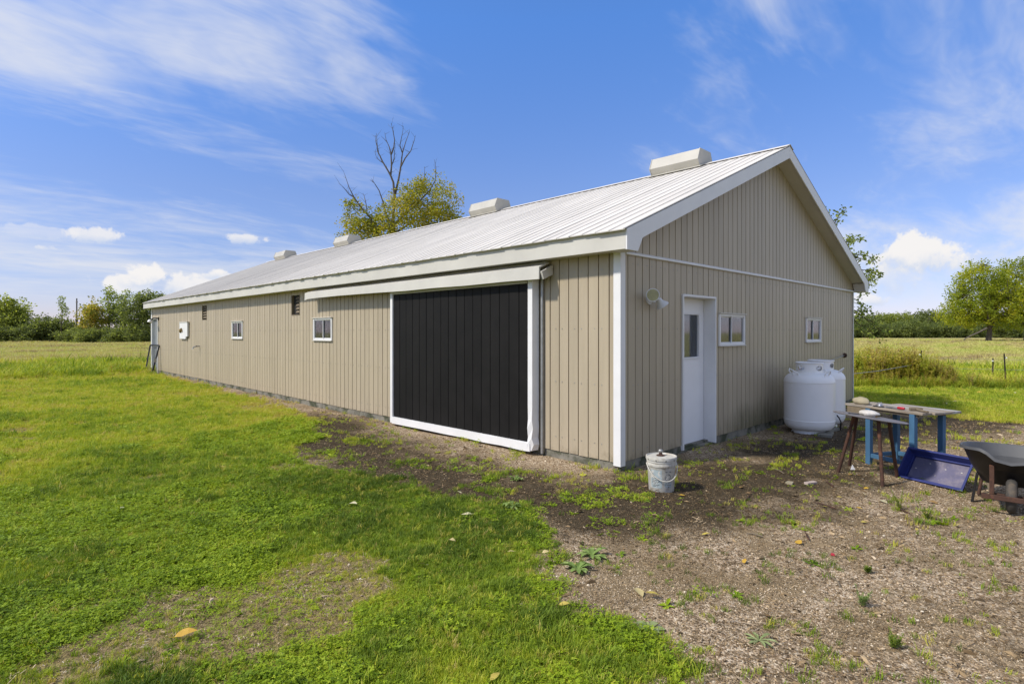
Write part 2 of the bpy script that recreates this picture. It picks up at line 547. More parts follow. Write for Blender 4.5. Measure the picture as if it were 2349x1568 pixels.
# ------------------------------------------------------------------ terrain
W, L = 9.48, 22.54
YARD = [(-.38, 23), (-.50, 14), (-.62, 9), (-.90, 6.2), (-1.9, 4.4), (-2.75, 3.2), (-2.35, 1.8), (-2.2, .7), (-2.03, -.07), (-2.34, -.7), (-2.70, -1.15), (-3.00, -1.55),
        (-3.22, -1.85), (-3.16, -2.2), (-3.25, -2.45), (-3.6, -2.55), (-4.5, -3.2), (-5.5, -9), (6, -14), (12.5, -8), (9.6, -4.2), (8.5, -3.0), (8.1, -1.5), (8.3, -.4), (9.6, .1), (9.6, 23)]
DARKP = [(-.9, 6.0), (-1.0, 5.2), (-1.45, 4.2), (-1.75, 2.6), (-1.8, 1.2), (-1.5, -.4), (-.2, -1.15), (1.6, -1.5), (3.4, -1.3), (5.2, -1.4), (8.5, -2.6)]

def gz(x, y):
    x = np.asarray(x, float); y = np.asarray(y, float)
    yy = np.clip(y, -4, 26)
    z = -.075 + .0045 * (yy + np.abs(yy)) * .5
    r = np.hypot(x - CAM[0], y - CAM[1])
    z = z + (fbm(x, y, .55, 5.0) - .5) * .07 + (fbm(x, y, 2.2, 9.0) - .5) * .03
    z = z + (fbm(x, y, .05, 2.0) - .5) * .5 * sm(r, 25, 70)
    # the mown lawn stands a little proud of the gravel
    return z
def gzs(x, y):
    return float(gz(np.array([x]), np.array([y]))[0])

def masks(x, y):
    ysd = poly_sd(x, y, YARD)
    w1 = fbm(x, y, 1.3, 3.0); w2 = fbm(x, y, 5.0, 21.0)
    e = ysd + (w1 - .5) * .6 + (w2 - .5) * .55
    yard = sm(e, -.12, .22)
    dk = line_d(x, y, DARKP)
    dark = sm(1.15 - dk + (w1 - .5) * 1.3 + (w2 - .5) * .9, -.15, .85)
    strip = sm(.75 + x + (w2 - .5) * .4, 0, .5) * sm(y, -.3, .4) * (1 - sm(y, 4.8, 6.0))      # paler gravel along the foot of the door
    dark = dark * (1 - .8 * strip)
    s = (x - 14) * .797 + (y - 1.1) * .603
    field = np.maximum(sm(y + (w1 - .5) * 2, 29.5, 31.5), sm(s, 2.2, 3.4) * (x > 9.6))
    dry = sm(.55 * fbm(x, y, .8, 40.0) + .45 * fbm(x, y, 3.1, 47.0) + .19 * np.exp(-(((x + 4.6) / .75) ** 2 + ((y + .15) / .5) ** 2)) + .18 * np.exp(-(((x + 5.0) / .9) ** 2 + ((y + .9) / .8) ** 2))
             + .25 * np.exp(-(((x + 2.6) / .5) ** 2 + ((y - 3.1) / .4) ** 2)) + .12 * np.exp(-(((x + 4.9) / .9) ** 2 + ((y - 7.5) / 2.2) ** 2)), .58, .74)
    return yard, dark, strip, field, dry, s

def axis(lo, hi, step, far, grow=1.13):
    a = list(np.arange(lo, hi + 1e-6, step))
    d = step; p = a[-1]
    while p < far:
        d *= grow; p += d; a.append(p)
    d = step; p = a[0]; b = []
    while p > -far:
        d *= grow; p -= d; b.append(p)
    return np.array(b[::-1] + a)

ax_ = axis(-8, 9, .065, 2500); ay_ = axis(-8.5, 9, .065, 2500)
GX, GY = np.meshgrid(ax_, ay_, indexing='ij')
gx, gy = GX.ravel(), GY.ravel()
gzv = gz(gx, gy)
nx_, ny_ = len(ax_), len(ay_)
ii = np.arange(nx_ * ny_).reshape(nx_, ny_)
quads = np.stack([ii[:-1, :-1].ravel(), ii[1:, :-1].ravel(), ii[1:, 1:].ravel(), ii[:-1, 1:].ravel()], 1)

def ground_mat():
    m, nt, b, out = newmat("ground")
    pos = nd(nt, "ShaderNodeNewGeometry").outputs["Position"]
    A = lambda n: nd(nt, "ShaderNodeAttribute", attribute_type='GEOMETRY', attribute_name=n).outputs["Fac"]
    yard, dark, field, dry, pale = A("yard"), A("dark"), A("field"), A("dry"), A("pale")
    # gravel: crushed stone with soil between
    vor = nd(nt, "ShaderNodeTexVoronoi", i_Scale=75.0); nt.links.new(pos, vor.inputs[0])
    vc = nd(nt, "ShaderNodeSeparateColor"); nt.links.new(vor.outputs["Color"], vc.inputs[0])
    stone = ramp(nt, vc.outputs[0], [(0.0, (.13, .085, .05)), (.35, (.36, .25, .15)), (.7, (.53, .41, .275)), (1.0, (.70, .59, .44))])
    nf = noise(nt, pos, 22, 6, .7)
    soil = ramp(nt, noise(nt, pos, 34, 6, .75), [(.3, (.045, .031, .018)), (.55, (.125, .090, .052)), (.75, (.29, .22, .135))])
    g = mixc(nt, sstep(nt, nf, .34, .56), soil, stone)
    brown = ramp(nt, noise(nt, pos, 48, 5, .75), [(.3, (.11, .075, .038)), (.7, (.34, .25, .14))])
    g = mixc(nt, M(nt, 'MULTIPLY', sstep(nt, noise(nt, pos, 1.3, 6, .7), .40, .62), .85), g, brown)
    g = mixc(nt, M(nt, 'MULTIPLY', pale, .5), g, stone)
    dark_earth = ramp(nt, noise(nt, pos, 34, 6, .75), [(.3, (.026, .019, .011)), (.55, (.074, .055, .031)), (.75, (.17, .13, .076))])  # darker earth tones for the belt before the barn
    dsoil = mixc(nt, sstep(nt, nf, .58, .76), dark_earth, stone)
    g = mixc(nt, dark, g, dsoil)
    # lawn floor
    lg = ramp(nt, noise(nt, pos, 9, 6, .7), [(.3, (.060, .072, .008)), (.5, (.165, .190, .012)), (.72, (.31, .315, .024))])
    lg2 = ramp(nt, noise(nt, pos, .35, 4, .6), [(.35, (.75, .80, .8)), (.65, (1.2, 1.1, .9))])
    lg = mixc(nt, 1.0, lg, lg2, 'MULTIPLY')
    ld = ramp(nt, noise(nt, pos, 28, 5, .7), [(.3, (.10, .068, .034)), (.7, (.36, .265, .135))])
    lawn = mixc(nt, M(nt, 'MULTIPLY', dry, .85), lg, ld)
    # stubble field in rows
    rows = nd(nt, "ShaderNodeTexWave", i_Scale=.30, i_Distortion=2.2, i_Detail=4.0)
    rows.bands_direction = 'Y'
    rows.inputs["Detail Scale"].default_value = 2.0
    nt.links.new(pos, rows.inputs[0])
    fn = M(nt, 'ADD', M(nt, 'MULTIPLY', noise(nt, vscale(nt, pos, (.35, 1, 1)), .55, 6, .65), .78), M(nt, 'MULTIPLY', rows.outputs["Fac"], .20))
    fc = ramp(nt, fn, [(.32, (.22, .16, .085)), (.45, (.42, .355, .165)), (.58, (.42, .42, .125)), (.8, (.54, .50, .20))])
    fc = mixc(nt, M(nt, 'MULTIPLY', sstep(nt, noise(nt, vscale(nt, pos, (.35, 1.3, 1)), 1.1, 6, .75), .50, .68), .8), fc, (.25, .175, .095))
    c = mixc(nt, field, lawn, fc)
    c = mixc(nt, yard, c, g)
    nt.links.new(c, b.inputs["Base Color"])
    b.inputs["Roughness"].default_value = .95
    b.inputs["Specular IOR Level"].default_value = .15
    bp = nd(nt, "ShaderNodeBump", i_Strength=.9, i_Distance=.012)
    h = M(nt, 'ADD', M(nt, 'MULTIPLY', vor.outputs["Distance"], -.9), nf)
    nt.links.new(h, bp.inputs["Height"])
    nt.links.new(bp.outputs[0], b.inputs["Normal"])
    return m
gme = np_mesh("ground", np.stack([gx, gy, gzv], 1), quads, ground_mat(), smooth=True)
yard_, dark_, strip_, field_, dry_, s_ = masks(gx, gy)
for nme, arr in (("yard", yard_), ("dark", dark_), ("field", field_), ("dry", dry_), ("pale", strip_)):
    a = gme.attributes.new(nme, 'FLOAT', 'POINT')
    a.data.foreach_set("value", arr.astype(np.float32))
ground = link("ground", gme)
tag(ground, "grass, gravel yard and open field around the barn", "ground", kind="structure")

# ------------------------------------------------------------------ the barn
barn = thing("barn", "long beige steel barn with white metal roof and big black sliding door", "barn")
OX, OY = .223, .243
SL = .415
TH = math.atan(SL)
ZF = 2.80                                   # roof plane over the fascia
def zr(x):
    return ZF + SL * ((x if x <= W / 2 else W - x) + .245)
def zb(y):                                  # lower edge of the long wall's sheets
    return .025 + .0052 * y

def rect_minus(u0, u1, z0, z1, holes):
    """cells of a rectangle that lie outside the holes"""
    us = sorted({u0, u1, *[min(max(h[i], u0), u1) for h in holes for i in (0, 1)]})
    zs = sorted({z0, z1, *[min(max(h[i], z0), z1) for h in holes for i in (2, 3)]})
    out = []
    for a, b_ in zip(us[:-1], us[1:]):
        run = None
        for c, d in zip(zs[:-1], zs[1:]):
            um, zm = (a + b_) / 2, (c + d) / 2
            if any(h[0] < um < h[1] and h[2] < zm < h[3] for h in holes):
                if run: out.append((a, b_, *run)); run = None
            else:
                run = (run[0], d) if run else (c, d)
        if run: out.append((a, b_, *run))
    return out

SP = .1605
PROF = [(0, -.028), (.0062, -.028), (.0078, 0), (.1527, 0), (.1543, -.028), (.1605, -.028)]
def strip_mesh(name, pt, w, z0, z1, holes, u_off, ztop=None):
    """one siding panel between two grooves; pt maps (u, n, z) to space"""
    mb = MB()
    k = w / SP
    for (a, na), (b_, nb) in zip(PROF[:-1], PROF[1:]):
        a *= k; b_ *= k
        hh = [(h[0] - u_off, h[1] - u_off, h[2], h[3]) for h in holes]
        if ztop is not None:
            zt = (ztop(u_off + a), ztop(u_off + b_))
            mb.add([pt(a, na, z0), pt(b_, nb, z0), pt(b_, nb, zt[1]), pt(a, na, zt[0])], [(0, 1, 2, 3)])
            continue
        for (p, q, c, d) in rect_minus(a, b_, z0, z1, hh):
            f = lambda t: na + (nb - na) * (t - a) / (b_ - a)
            mb.add([pt(p, f(p), c), pt(q, f(q), c), pt(q, f(q), d), pt(p, f(p), d)], [(0, 1, 2, 3)])
    return mb.mesh(name, MAT['siding'])

# openings: (u0, u1, z0, z1)
LW = [(7.30, 8.13, 1.45, 1.89), (12.50, 13.30, 1.45, 1.89), (8.88, 9.30, 2.01, 2.47), (15.63, 16.06, 2.005, 2.455), (21.60, 22.46, -.2, 2.13), (1.45, 4.72, -.2, 2.30)]
GW = [(1.49, 2.425, -.2, 2.105), (2.585, 3.455, 1.42, 1.865), (6.33, 7.165, 1.43, 1.865)]

# long wall
mb = MB()
for (u0, u1, z0, z1) in rect_minus(0.09, L, -.2, 2.60, LW): mb.box(.033, .10, u0, u1, z0, z1)
lw = mb.build("wall", MAT['inside'], barn)
ptL = lambda u, n, z: (-n, u, z)
nL = int(L / SP)
wL = L / nL
share = strip_mesh("siding_panel", ptL, wL, 0.0, 2.60, [], 0)
for i in range(nL):
    u = i * wL
    z0 = zb(u)
    hs_ = [(h[0], h[1], h[2] - z0, h[3] - z0) for h in LW if h[0] < u + wL and h[1] > u]
    me = share if not hs_ else strip_mesh("siding_panel", ptL, wL, 0, 2.60, hs_, u)
    link("siding_panel", me, lw, loc=(random.uniform(-.0012, .0012), u, z0 + random.uniform(-.004, .004)), rot=(0, random.uniform(-.0008, .0008), 0))

# gable wall below the band and gable peak above it
gw = MB()
for (u0, u1, z0, z1) in rect_minus(.0, W, -.2, 2.567, GW): gw.box(u0, u1, .033, .10, z0, z1)
gw = gw.build("wall", MAT['inside'], barn)
ptG = lambda u, n, z: (u, -n, z)
nG = round(W / SP); wG = W / nG
shareG = strip_mesh("siding_panel", ptG, wG, 0.035, 2.567, [], 0)
for i in range(nG):
    u = i * wG
    hs_ = [h for h in GW if h[0] < u + wG and h[1] > u]
    me = shareG if not hs_ else strip_mesh("siding_panel", ptG, wG, .035, 2.567, hs_, u)
    link("siding_panel", me, gw, loc=(u, random.uniform(-.0012, .0012), random.uniform(-.005, .005)))
gp = MB()
gp.prism([(0, .033, 2.567), (W, .033, 2.567), (W, .033, zr(W) - .1), (W / 2, .033, zr(W / 2) - .1), (0, .033, zr(0) - .1)], (0, .06, 0))
gp = gp.build("wall", MAT['inside'], barn)
for i in range(nG):
    u = i * wG
    zt = lambda q: zr(min(max(q, 0), W)) - .1
    link("siding_panel", strip_mesh("siding_panel", lambda a, n, z: (a, -n - .004, z), wG, 2.567, 0, [], u, zt), gp, loc=(u, 0, 0))
# the two sides that face away
mb = MB(); mb.box(W - .1, W, .10, L, -.2, 2.60).build("wall", MAT['siding'], barn)
mb = MB(); mb.prism([(0, L, -.2), (W, L, -.2), (W, L, zr(W) - .1), (W / 2, L, zr(W / 2) - .1), (0, L, zr(0) - .1)], (0, .08, 0)).build("wall", MAT['siding'], barn)
# rows of screw heads along the girts
def screws(wall, P, n_, w_, holes, rows):
    m_ = MB()
    for i in range(n_):
        for z in rows:
            u = (i + .5) * w_ + (.03 if i % 2 else -.02)
            if any(h[0] - .03 < u < h[1] + .03 and h[2] - .05 < z < h[3] + .05 for h in holes): continue
            q = [P(u + .0065 * math.cos(a), .001, z + .0065 * math.sin(a)) for a in np.linspace(0, 2 * math.pi, 7)[:-1]]
            d = Vector(P(0, .005, 0)) - Vector(P(0, 0, 0))
            m_.prism(q, d)
    o = m_.build("screw_heads", MAT['galv'], wall); o["kind"] = "stuff"
screws(lw, ptL, nL, wL, LW, (.22, .95, 1.65, 2.38))
screws(gw, ptG, nG, wG, GW, (.14, .95, 1.65, 2.45))
# floor slab and foundation
mb = MB(); mb.box(.1, W - .1, .1, L, -.3, -.02).build("floor", MAT['concrete'], barn)
fd = MB()
fd.prism([(.014, .004, -.6), (.014, L, -.6), (.014, L, zb(L) + .08), (.014, .004, zb(0) + .06)], (.2, 0, 0))
fd.build("foundation", MAT['concrete'], barn)
mb = MB(); mb.box(.22, 1.47, .012, .2, -.6, .10); mb.box(2.45, W, .012, .2, -.6, .10); mb.box(1.47, 2.45, .02, .3, -.6, -.045)
mb.build("foundation", MAT['concrete'], barn)
# corner trims
mb = MB(); mb.box(-.018, -.0025, -.018, .088, -.015, 2.57); mb.box(-.0025, .085, -.018, -.003, -.015, 2.57)
mb.build("corner_trim", MAT['white'], barn, bevel=.003)
mb = MB(); mb.box(W - .05, W + .014, -.018, -.003, .02, 2.57); mb.box(W + .001, W + .014, -.003, .07, .02, 2.57)
mb.build("corner_trim", MAT['cream'], barn, bevel=.003)
mb = MB(); mb.box(-.016, -.0025, L - .04, L + .09, .1, 2.57)
mb.build("corner_trim", MAT['white'], barn, bevel=.003)
# band between the two runs of gable siding
mb = MB(); mb.prism([(.085, -.004, 2.545), (.085, -.034, 2.552), (.085, -.034, 2.572), (.085, -.004, 2.592)], (W - .085, 0, 0))
mb.build("band_trim", MAT['white'], barn)

# roof
roof = MB()
roof.prism([(-.215, -OY + .004, ZF - .03), (W / 2, -OY + .004, zr(W / 2) - .05), (W / 2, -OY + .004, zr(W / 2) - .085), (-.215, -OY + .004, ZF - .065)], (0, L + 2 * OY - .008, 0))
roof.prism([(W + .215, -OY + .004, ZF - .03), (W / 2 + .001, -OY + .004, zr(W / 2) - .05), (W / 2 + .001, -OY + .004, zr(W / 2) - .085), (W + .215, -OY + .004, ZF - .065)], (0, L + 2 * OY - .008, 0))
roof = roof.build("roof", MAT['inside'], barn)
RS = .205
nR = int(round((L + 2 * OY + .05) / RS)); wR = (L + 2 * OY + .05) / nR
SLEN = (W / 2 + .285) / math.cos(TH)
def rp_mesh(ln):
    m_ = MB()
    pr = [(0, 0), (.005, .010), (.015, .010), (.020, 0), (wR, 0)]
    n_ = len(pr)
    vs = [(0, a, h) for a, h in pr] + [(ln, a, h) for a, h in pr]
    m_.add(vs, [(i, n_ + i, n_ + i + 1, i + 1) for i in range(n_ - 1)])
    # turned-down lower edge
    b_ = len(m_.v)
    m_.add([(0, a, h) for a, h in pr] + [(0.0, a, -.012) for a, h in pr], [(i, i + 1, n_ + i + 1, n_ + i) for i in range(n_ - 1)])
    return m_.mesh("roof_panel", MAT['roof'])
rps = [rp_mesh(SLEN + d) for d in (0.0, .006, .012, .018)]
ez = ZF + SL * (-.285 + .245)
for i in range(nR):
    y = -OY - .025 + i * wR
    k = random.randrange(4)
    j = (0.0, .006, .012, .018)[k]
    link("roof_panel", rps[k], roof, loc=(-.285 - j * math.cos(TH), y, ez - j * math.sin(TH) + random.uniform(0, .003)), rot=(random.uniform(-.004, .004), -TH, 0))
    link("roof_panel", rps[k], roof, loc=(W + .285 + j * math.cos(TH), y + wR, ez - j * math.sin(TH)), rot=(0, -TH, math.pi))
mb = MB()
zt_ = zr(W / 2) + .024
mb.prism([(W / 2 - .16, -OY - .03, zt_ - .16 * SL), (W / 2, -OY - .03, zt_ + .004), (W / 2 + .16, -OY - .03, zt_ - .16 * SL), (W / 2, -OY - .03, zt_ - .010)], (0, L + 2 * OY + .06, 0))
mb.build("ridge_cap", MAT['roof'], barn)
# eave fascias and soffits
for sgn, x0 in ((-1, 0.0), (1, W)):
    a, b_ = sorted((x0 + sgn * OX, x0 + sgn * (OX + .022)))
    MB().box(a, b_, -OY, L + OY, 2.556, ZF - .012).build("fascia", MAT['cream'], barn, bevel=.004)
    a, b_ = sorted((x0 + sgn * .0005, x0 + sgn * OX))
    MB().box(a, b_, -OY + .02, L + OY - .02, 2.566, 2.585).build("soffit", MAT['cream'], barn)
# rakes front and back, with boxed returns at the eaves
for yf, s in ((-OY, -1), (L + OY, 1)):
    for mir in (0, 1):
        X = (lambda q: W - q) if mir else (lambda q: q)
        y0, y1 = (yf, yf + s * .022)
        mb = MB()
        mb.prism([(X(-.245), y0, ZF - .012), (X(W / 2 - .0005), y0, zr(W / 2) - .012), (X(W / 2 - .0005), y0, zr(W / 2) - .215), (X(.08), y0, zr(.08) - .215), (X(-.02), y0, 2.548), (X(-.245), y0, 2.548)], (0, y1 - y0, 0))
        mb.build("rake_board", MAT['white'], barn, bevel=.003)
        mb = MB()
        mb.prism([(X(.09), y0, zr(.09) - .185), (X(W / 2 - .001), y0, zr(W / 2) - .185), (X(W / 2 - .001), y0, zr(W / 2) - .165), (X(.09), y0, zr(.09) - .165)], (0, -s * (OY - .001), 0))
        mb.build("soffit", MAT['cream'], barn)
        mb = MB()
        mb.prism([(X(-.222), y0, 2.552), (X(-.028), y0, 2.552), (X(.07), y0, zr(.07) - .19), (X(-.222), y0, ZF - .06)], (0, -s * (OY - .019), 0))
        mb.build("eave_return", MAT['cream'], barn)
# ridge ventilators
vm = MB()
hw = .52
pf = [(-.17, -.16), (-.30, .06), (-.21, .275), (.21, .275), (.30, .06), (.17, -.16)]
vm.prism([(p, -hw, q) for p, q in pf], (0, 2 * hw, 0))
MAT['ventgrey'] = pm("aged_vent_metal", (.46, .435, .38), .5, .12, 3, spot=((.30, .27, .22), .6, .85, 5))
hood = vm.mesh("vent_hood", MAT['ventgrey'])
ve = MB()
ve.prism([(p * 1.03, 0, q * 1.03 if q > 0 else q) for p, q in pf], (0, .012, 0))
vend = ve.mesh("vent_end_cap", MAT['ventgrey'])
vb = MB(); vb.box(-.26, .26, -hw - .05, hw + .05, -.15, -.105)
for sg in (-1, 1):
    vb.prism([(0, -hw - .06, .02), (sg * .30, -hw - .06, -.30 * SL + .028), (sg * .30, -hw - .06, -.30 * SL + .040), (0, -hw - .06, .034)], (0, 2 * hw + .12, 0))
vbase = vb.mesh("vent_flashing", MAT['ventgrey'])
for y in (1.84, 7.56, 15.42, 20.94):
    e = thing("ridge_vent", None, None, (W / 2, y, zr(W / 2) + .0)); e.parent = barn
    link("vent_hood", hood, e); link("vent_flashing", vbase, e)
    link("vent_end_cap", vend, e, loc=(0, -hw - .012, 0)); link("vent_end_cap", vend, e, loc=(0, hw, 0))

# sliding door of black panels in a white frame, hung off a track
sdx0, sdx1 = -.135, -.045
sdoor = MB()
sdoor.box(-.10, sdx1, 1.33, 4.81, .02, 2.31)
sdoor = sdoor.build("sliding_door", MAT['inside'], barn)
n_ = 17
py0, py1 = 1.405, 4.760
pw = (py1 - py0) / n_
pmesh = MB()
pr = [(0, 0), (.004, .012), (.010, .016), (pw - .010, .016), (pw - .004, .012), (pw, 0)]
nn = len(pr)
pmesh.add([(-.103 - h, a, .085) for a, h in pr] + [(-.103 - h, a, 2.275) for a, h in pr], [(i, i + 1, nn + i + 1, nn + i) for i in range(nn - 1)])
pmesh = pmesh.mesh("door_panel", MAT['black'])
for i in range(n_):
    link("door_panel", pmesh, sdoor, loc=(random.uniform(-.002, .002), py0 + i * pw, 0))
fr = MB(); fr.box(-.145, sdx1 + .003, 4.757, 4.83, -.005, 2.335)
fr.build("door_stile", MAT['white'], sdoor, bevel=.004)
# near stile, dented at its foot
st = MB()
zs_ = [-.0, .08, .17, .30, .42, .60, 1.2, 2.335]
off = [(.010, .02), (.018, -.012), (-.004, .010), (.010, -.004), (-.004, .004), (0, 0), (0, 0), (0, 0)]
ring = []
for z, (o1, o2) in zip(zs_, off):
    ring.append([(-.148 - o1, 1.405, z), (-.150 + o1, 1.318 + o2, z), (-.035, 1.300 + o2 * .6, z), (-.035, 1.405, z)])
for i in range(len(ring) - 1):
    st.add(ring[i] + ring[i + 1], [(j, (j + 1) % 4, 4 + (j + 1) % 4, 4 + j) for j in range(4)])
st.add(ring[0], [(3, 2, 1, 0)]); st.add(ring[-1], [(0, 1, 2, 3)])
st.build("door_stile", MAT['white'], sdoor, bevel=.004)
br = MB()
ys_ = [1.36, 1.5, 1.9, 2.3, 2.7, 3.2, 3.9, 4.30, 4.302, 4.757]
dz_ = [.0, -.006, .004, -.004, .006, 0, .003, 0, 0, 0]
ring = [[(-.158, y, -.012 + d), (-.160, y, .098 + d * .6), (-.112, y, .104), (-.05, y, -.01)] for y, d in zip(ys_, dz_)]
for i in range(len(ring) - 1):
    br.add(ring[i] + ring[i + 1], [(j, 4 + j, 4 + (j + 1) % 4, (j + 1) % 4) for j in range(4)])
br.add(ring[0], [(0, 1, 2, 3)]); br.add(ring[-1], [(3, 2, 1, 0)])
br.build("door_bottom_rail", MAT['white'], sdoor)
MB().box(-.143, -.05, 1.427, 4.755, 2.272, 2.335).build("door_top_rail", MAT['cream'], sdoor, bevel=.003)
MB().tube([(-.03, 1.245, -.04), (-.03, 1.245, 2.5)], .022, 10).build("guide_pipe", MAT['galv'], barn, smooth=True)
# track cover
tcv = MB()
ys_ = [1.10, 1.8, 2.6, 3.4, 4.2, 5.0, 5.8, 6.6, 7.4, 7.9, 8.06]
top = [2.462, 2.465, 2.462, 2.466, 2.462, 2.464, 2.460, 2.464, 2.462, 2.462, 2.455]
bot = [2.300, 2.306, 2.300, 2.310, 2.304, 2.318, 2.326, 2.332, 2.330, 2.322, 2.300]
rg = [[(-.05, y, 2.535), (-.25, y, t), (-.255, y, b_), (-.232, y, b_ - .002), (-.226, y, t - .012), (-.05, y, 2.520)] for y, t, b_ in zip(ys_, top, bot)]
for i in range(len(rg) - 1):
    tcv.add(rg[i] + rg[i + 1], [(j, 6 + j, 6 + (j + 1) % 6, (j + 1) % 6) for j in range(6)])
tcv.add(rg[0], [(0, 1, 2, 3, 4, 5)]); tcv.add(rg[-1], [(5, 4, 3, 2, 1, 0)])
tcv.build("track_cover", MAT['cream'], barn)
MB().box(-.045, -.012, 1.15, 8.0, 2.42, 2.55).build("door_track", MAT['galv'], barn)
e = MB()
e.prism([(-.235, 1.06, 2.40), (-.02, 1.06, 2.50), (-.02, 1.06, 2.37), (-.10, 1.06, 2.34), (-.20, 1.06, 2.30)], (0, .035, 0))
e.build("track_bracket", MAT['cream'], barn)

# windows
def window(axis_, u0, u1, z0, z1, ajar=False, backings=('room_shade', 'dark')):
    """sliding window: frame, two panes, head flashing and sill"""
    P = (lambda u, n, z: (-n, u, z)) if axis_ == 'L' else (lambda u, n, z: (u, -n, z))
    def bx(mb_, ua, ub, na, nb, za, zc):
        p, q = P(ua, na, za), P(ub, nb, zc)
        mb_.box(*sorted((p[0], q[0])), *sorted((p[1], q[1])), za, zc)
    m_ = MB()
    bx(m_, u0 - .022, u0 + .02, -.05, .022, z0 - .02, z1 + .02); bx(m_, u1 - .02, u1 + .022, -.05, .022, z0 - .02, z1 + .02)
    bx(m_, u0 + .02, u1 - .02, -.05, .020, z0 - .02, z0 + .016); bx(m_, u0 + .02, u1 - .02, -.05, .020, z1 - .016, z1 + .02)
    w_ = m_.build("window", MAT['white'], barn, bevel=.003)
    m_ = MB(); bx(m_, u0 - .035, u1 + .035, -.004, .045, z1 + .021, z1 + .036); m_.build("window_head", MAT['cream'], w_, bevel=.002)
    m_ = MB(); bx(m_, u0 - .03, u1 + .03, -.004, .040, z0 - .034, z0 - .021); m_.build("window_sill", MAT['cream'], w_, bevel=.002)
    um = (u0 + u1) / 2
    for k, (a, b_, nn_) in enumerate(((u0 + .021, um + .012, -.012), (um - .012, u1 - .021, .004))):
        sh = .014
        m_ = MB()
        bx(m_, a, a + sh, nn_ - .012, nn_, z0 + .017, z1 - .017); bx(m_, b_ - sh, b_, nn_ - .012, nn_, z0 + .017, z1 - .017)
        bx(m_, a + sh, b_ - sh, nn_ - .012, nn_, z0 + .017, z0 + .017 + sh); bx(m_, a + sh, b_ - sh, nn_ - .012, nn_, z1 - .017 - sh, z1 - .017)
        m_.build("sash", MAT['white'], w_)
        m_ = MB(); bx(m_, a + sh, b_ - sh, nn_ - .008, nn_ - .004, z0 + .017 + sh, z1 - .017 - sh); m_.build("pane", MAT['glass'], w_)
        m_ = MB(); bx(m_, a, b_, -.13 - .02 * k, -.12 - .02 * k, z0, z1); m_.build("pane_backing", MAT[backings[k]], w_)  # panel behind each pane; the dark tones paint the unlit room
    return w_
MAT['curt_grey'] = pm("grey_curtain", (.27, .27, .275), .7, .15, 4, stretch=(1, 1, 3))
MAT['blue_grey'] = pm("blue_grey_tone", (.105, .125, .16), .7, .3, 4)
window('L', *LW[0], backings=('blue_grey', 'curt_grey'))
window('L', *LW[1], backings=('blue_grey', 'curt_grey'))
wA = window('G', *GW[1], backings=('room_shade', 'room_shade'))
window('G', *GW[2], backings=('blue_grey', 'dark'))
# things seen behind the glass of the first gable window
m_ = MB(); m_.prism([(2.625, .085, 1.42), (2.76, .085, 1.42), (2.73, .085, 1.58), (2.68, .085, 1.64), (2.635, .085, 1.62)], (0, .02, 0))
tag(m_.build("chair_back", MAT['rust']), "brown chair back seen through the gable window beside the white door", "chair back")
m_ = MB(); m_.tube([(3.20, .09, 1.42), (3.215, .09, 1.50), (3.20, .09, 1.57)], [.03, .02, .012], 6); m_.tube([(3.215, .09, 1.50), (3.25, .09, 1.58)], [.015, .01], 6)
tag(m_.build("figurine", MAT['dark']), "small dark forked ornament on the gable window's inner ledge", "ornament")

# louvre openings under the eave
for k, h in enumerate((LW[2], LW[3])):
    m_ = MB(); m_.box(.05, .07, h[0], h[1], h[2], h[3])
    vo = m_.build("vent_shade_sheet", MAT['dark'], barn)  # near-black sheet paints the shade inside the vent
    m_ = MB(); m_.box(-.004, .05, h[0] - .012, h[0] + .01, h[2], h[3]); m_.box(-.004, .05, h[1] - .01, h[1] + .012, h[2], h[3]); m_.box(-.004, .05, h[0] + .01, h[1] - .01, h[2] - .012, h[2] + .01)
    m_.build("vent_frame", MAT['wood'], vo)
    for j in range(5):
        z = h[2] + .05 + j * .08
        m_ = MB(); m_.prism([(.01, h[0] + (.012 if k else .05), z), (.045, h[0] + (.012 if k else .05), z + .05), (.045, h[0] + (.012 if k else .05), z + .06), (.01, h[0] + (.012 if k else .05), z + .01)], (0, (h[1] - h[0]) * (.95 if k else .42), 0))
        m_.build("louvre_slat", MAT['wood'], vo)

# white gable door, set back in a deep white frame
fx0, fx1, fz = 1.463, 2.452, 2.132
m_ = MB()
m_.box(fx0, fx0 + .028, -.026, .20, -.03, fz); m_.box(fx1 - .028, fx1, -.026, .20, -.05, fz); m_.box(fx0 + .028, fx1 - .028, -.026, .20, fz - .030, fz)
dfr = m_.build("door_frame", MAT['white'], barn, bevel=.004)
ly0, ly1 = .165, .205
lx0, lx1 = fx0 + .031, fx1 - .034
wz0, wz1, wx0, wx1 = 1.235, 1.865, lx0 + .17, lx1 - .155
m_ = MB()
for (a, b_, c, d) in rect_minus(lx0, lx1, -.035, fz - .033, [(wx0, wx1, wz0, wz1)]): m_.box(a, b_, ly0, ly1, c, d)
dl = m_.build("door", MAT['door'], barn)
m_ = MB()
m_.box(wx0 - .02, wx1 + .02, ly0 - .012, ly0 + .03, wz0 - .025, wz0 + .004); m_.box(wx0 - .02, wx1 + .02, ly0 - .012, ly0 + .03, wz1 - .004, wz1 + .02)
m_.box(wx0 - .02, wx0 + .004, ly0 - .012, ly0 + .03, wz0 + .004, wz1 - .004); m_.box(wx1 - .004, wx1 + .02, ly0 - .012, ly0 + .03, wz0 + .004, wz1 - .004)
m_.build("pane_moulding", MAT['white'], dl, bevel=.003)
MB().box(wx0, wx1, ly0 + .018, ly0 + .023, wz0, wz1).build("pane", MAT['glass'], dl)
MB().box(wx0 - .05, wx1 - .02, ly0 + .10, ly0 + .11, wz0 - .05, wz1 + .05).build("blind", MAT['blind'], dl)
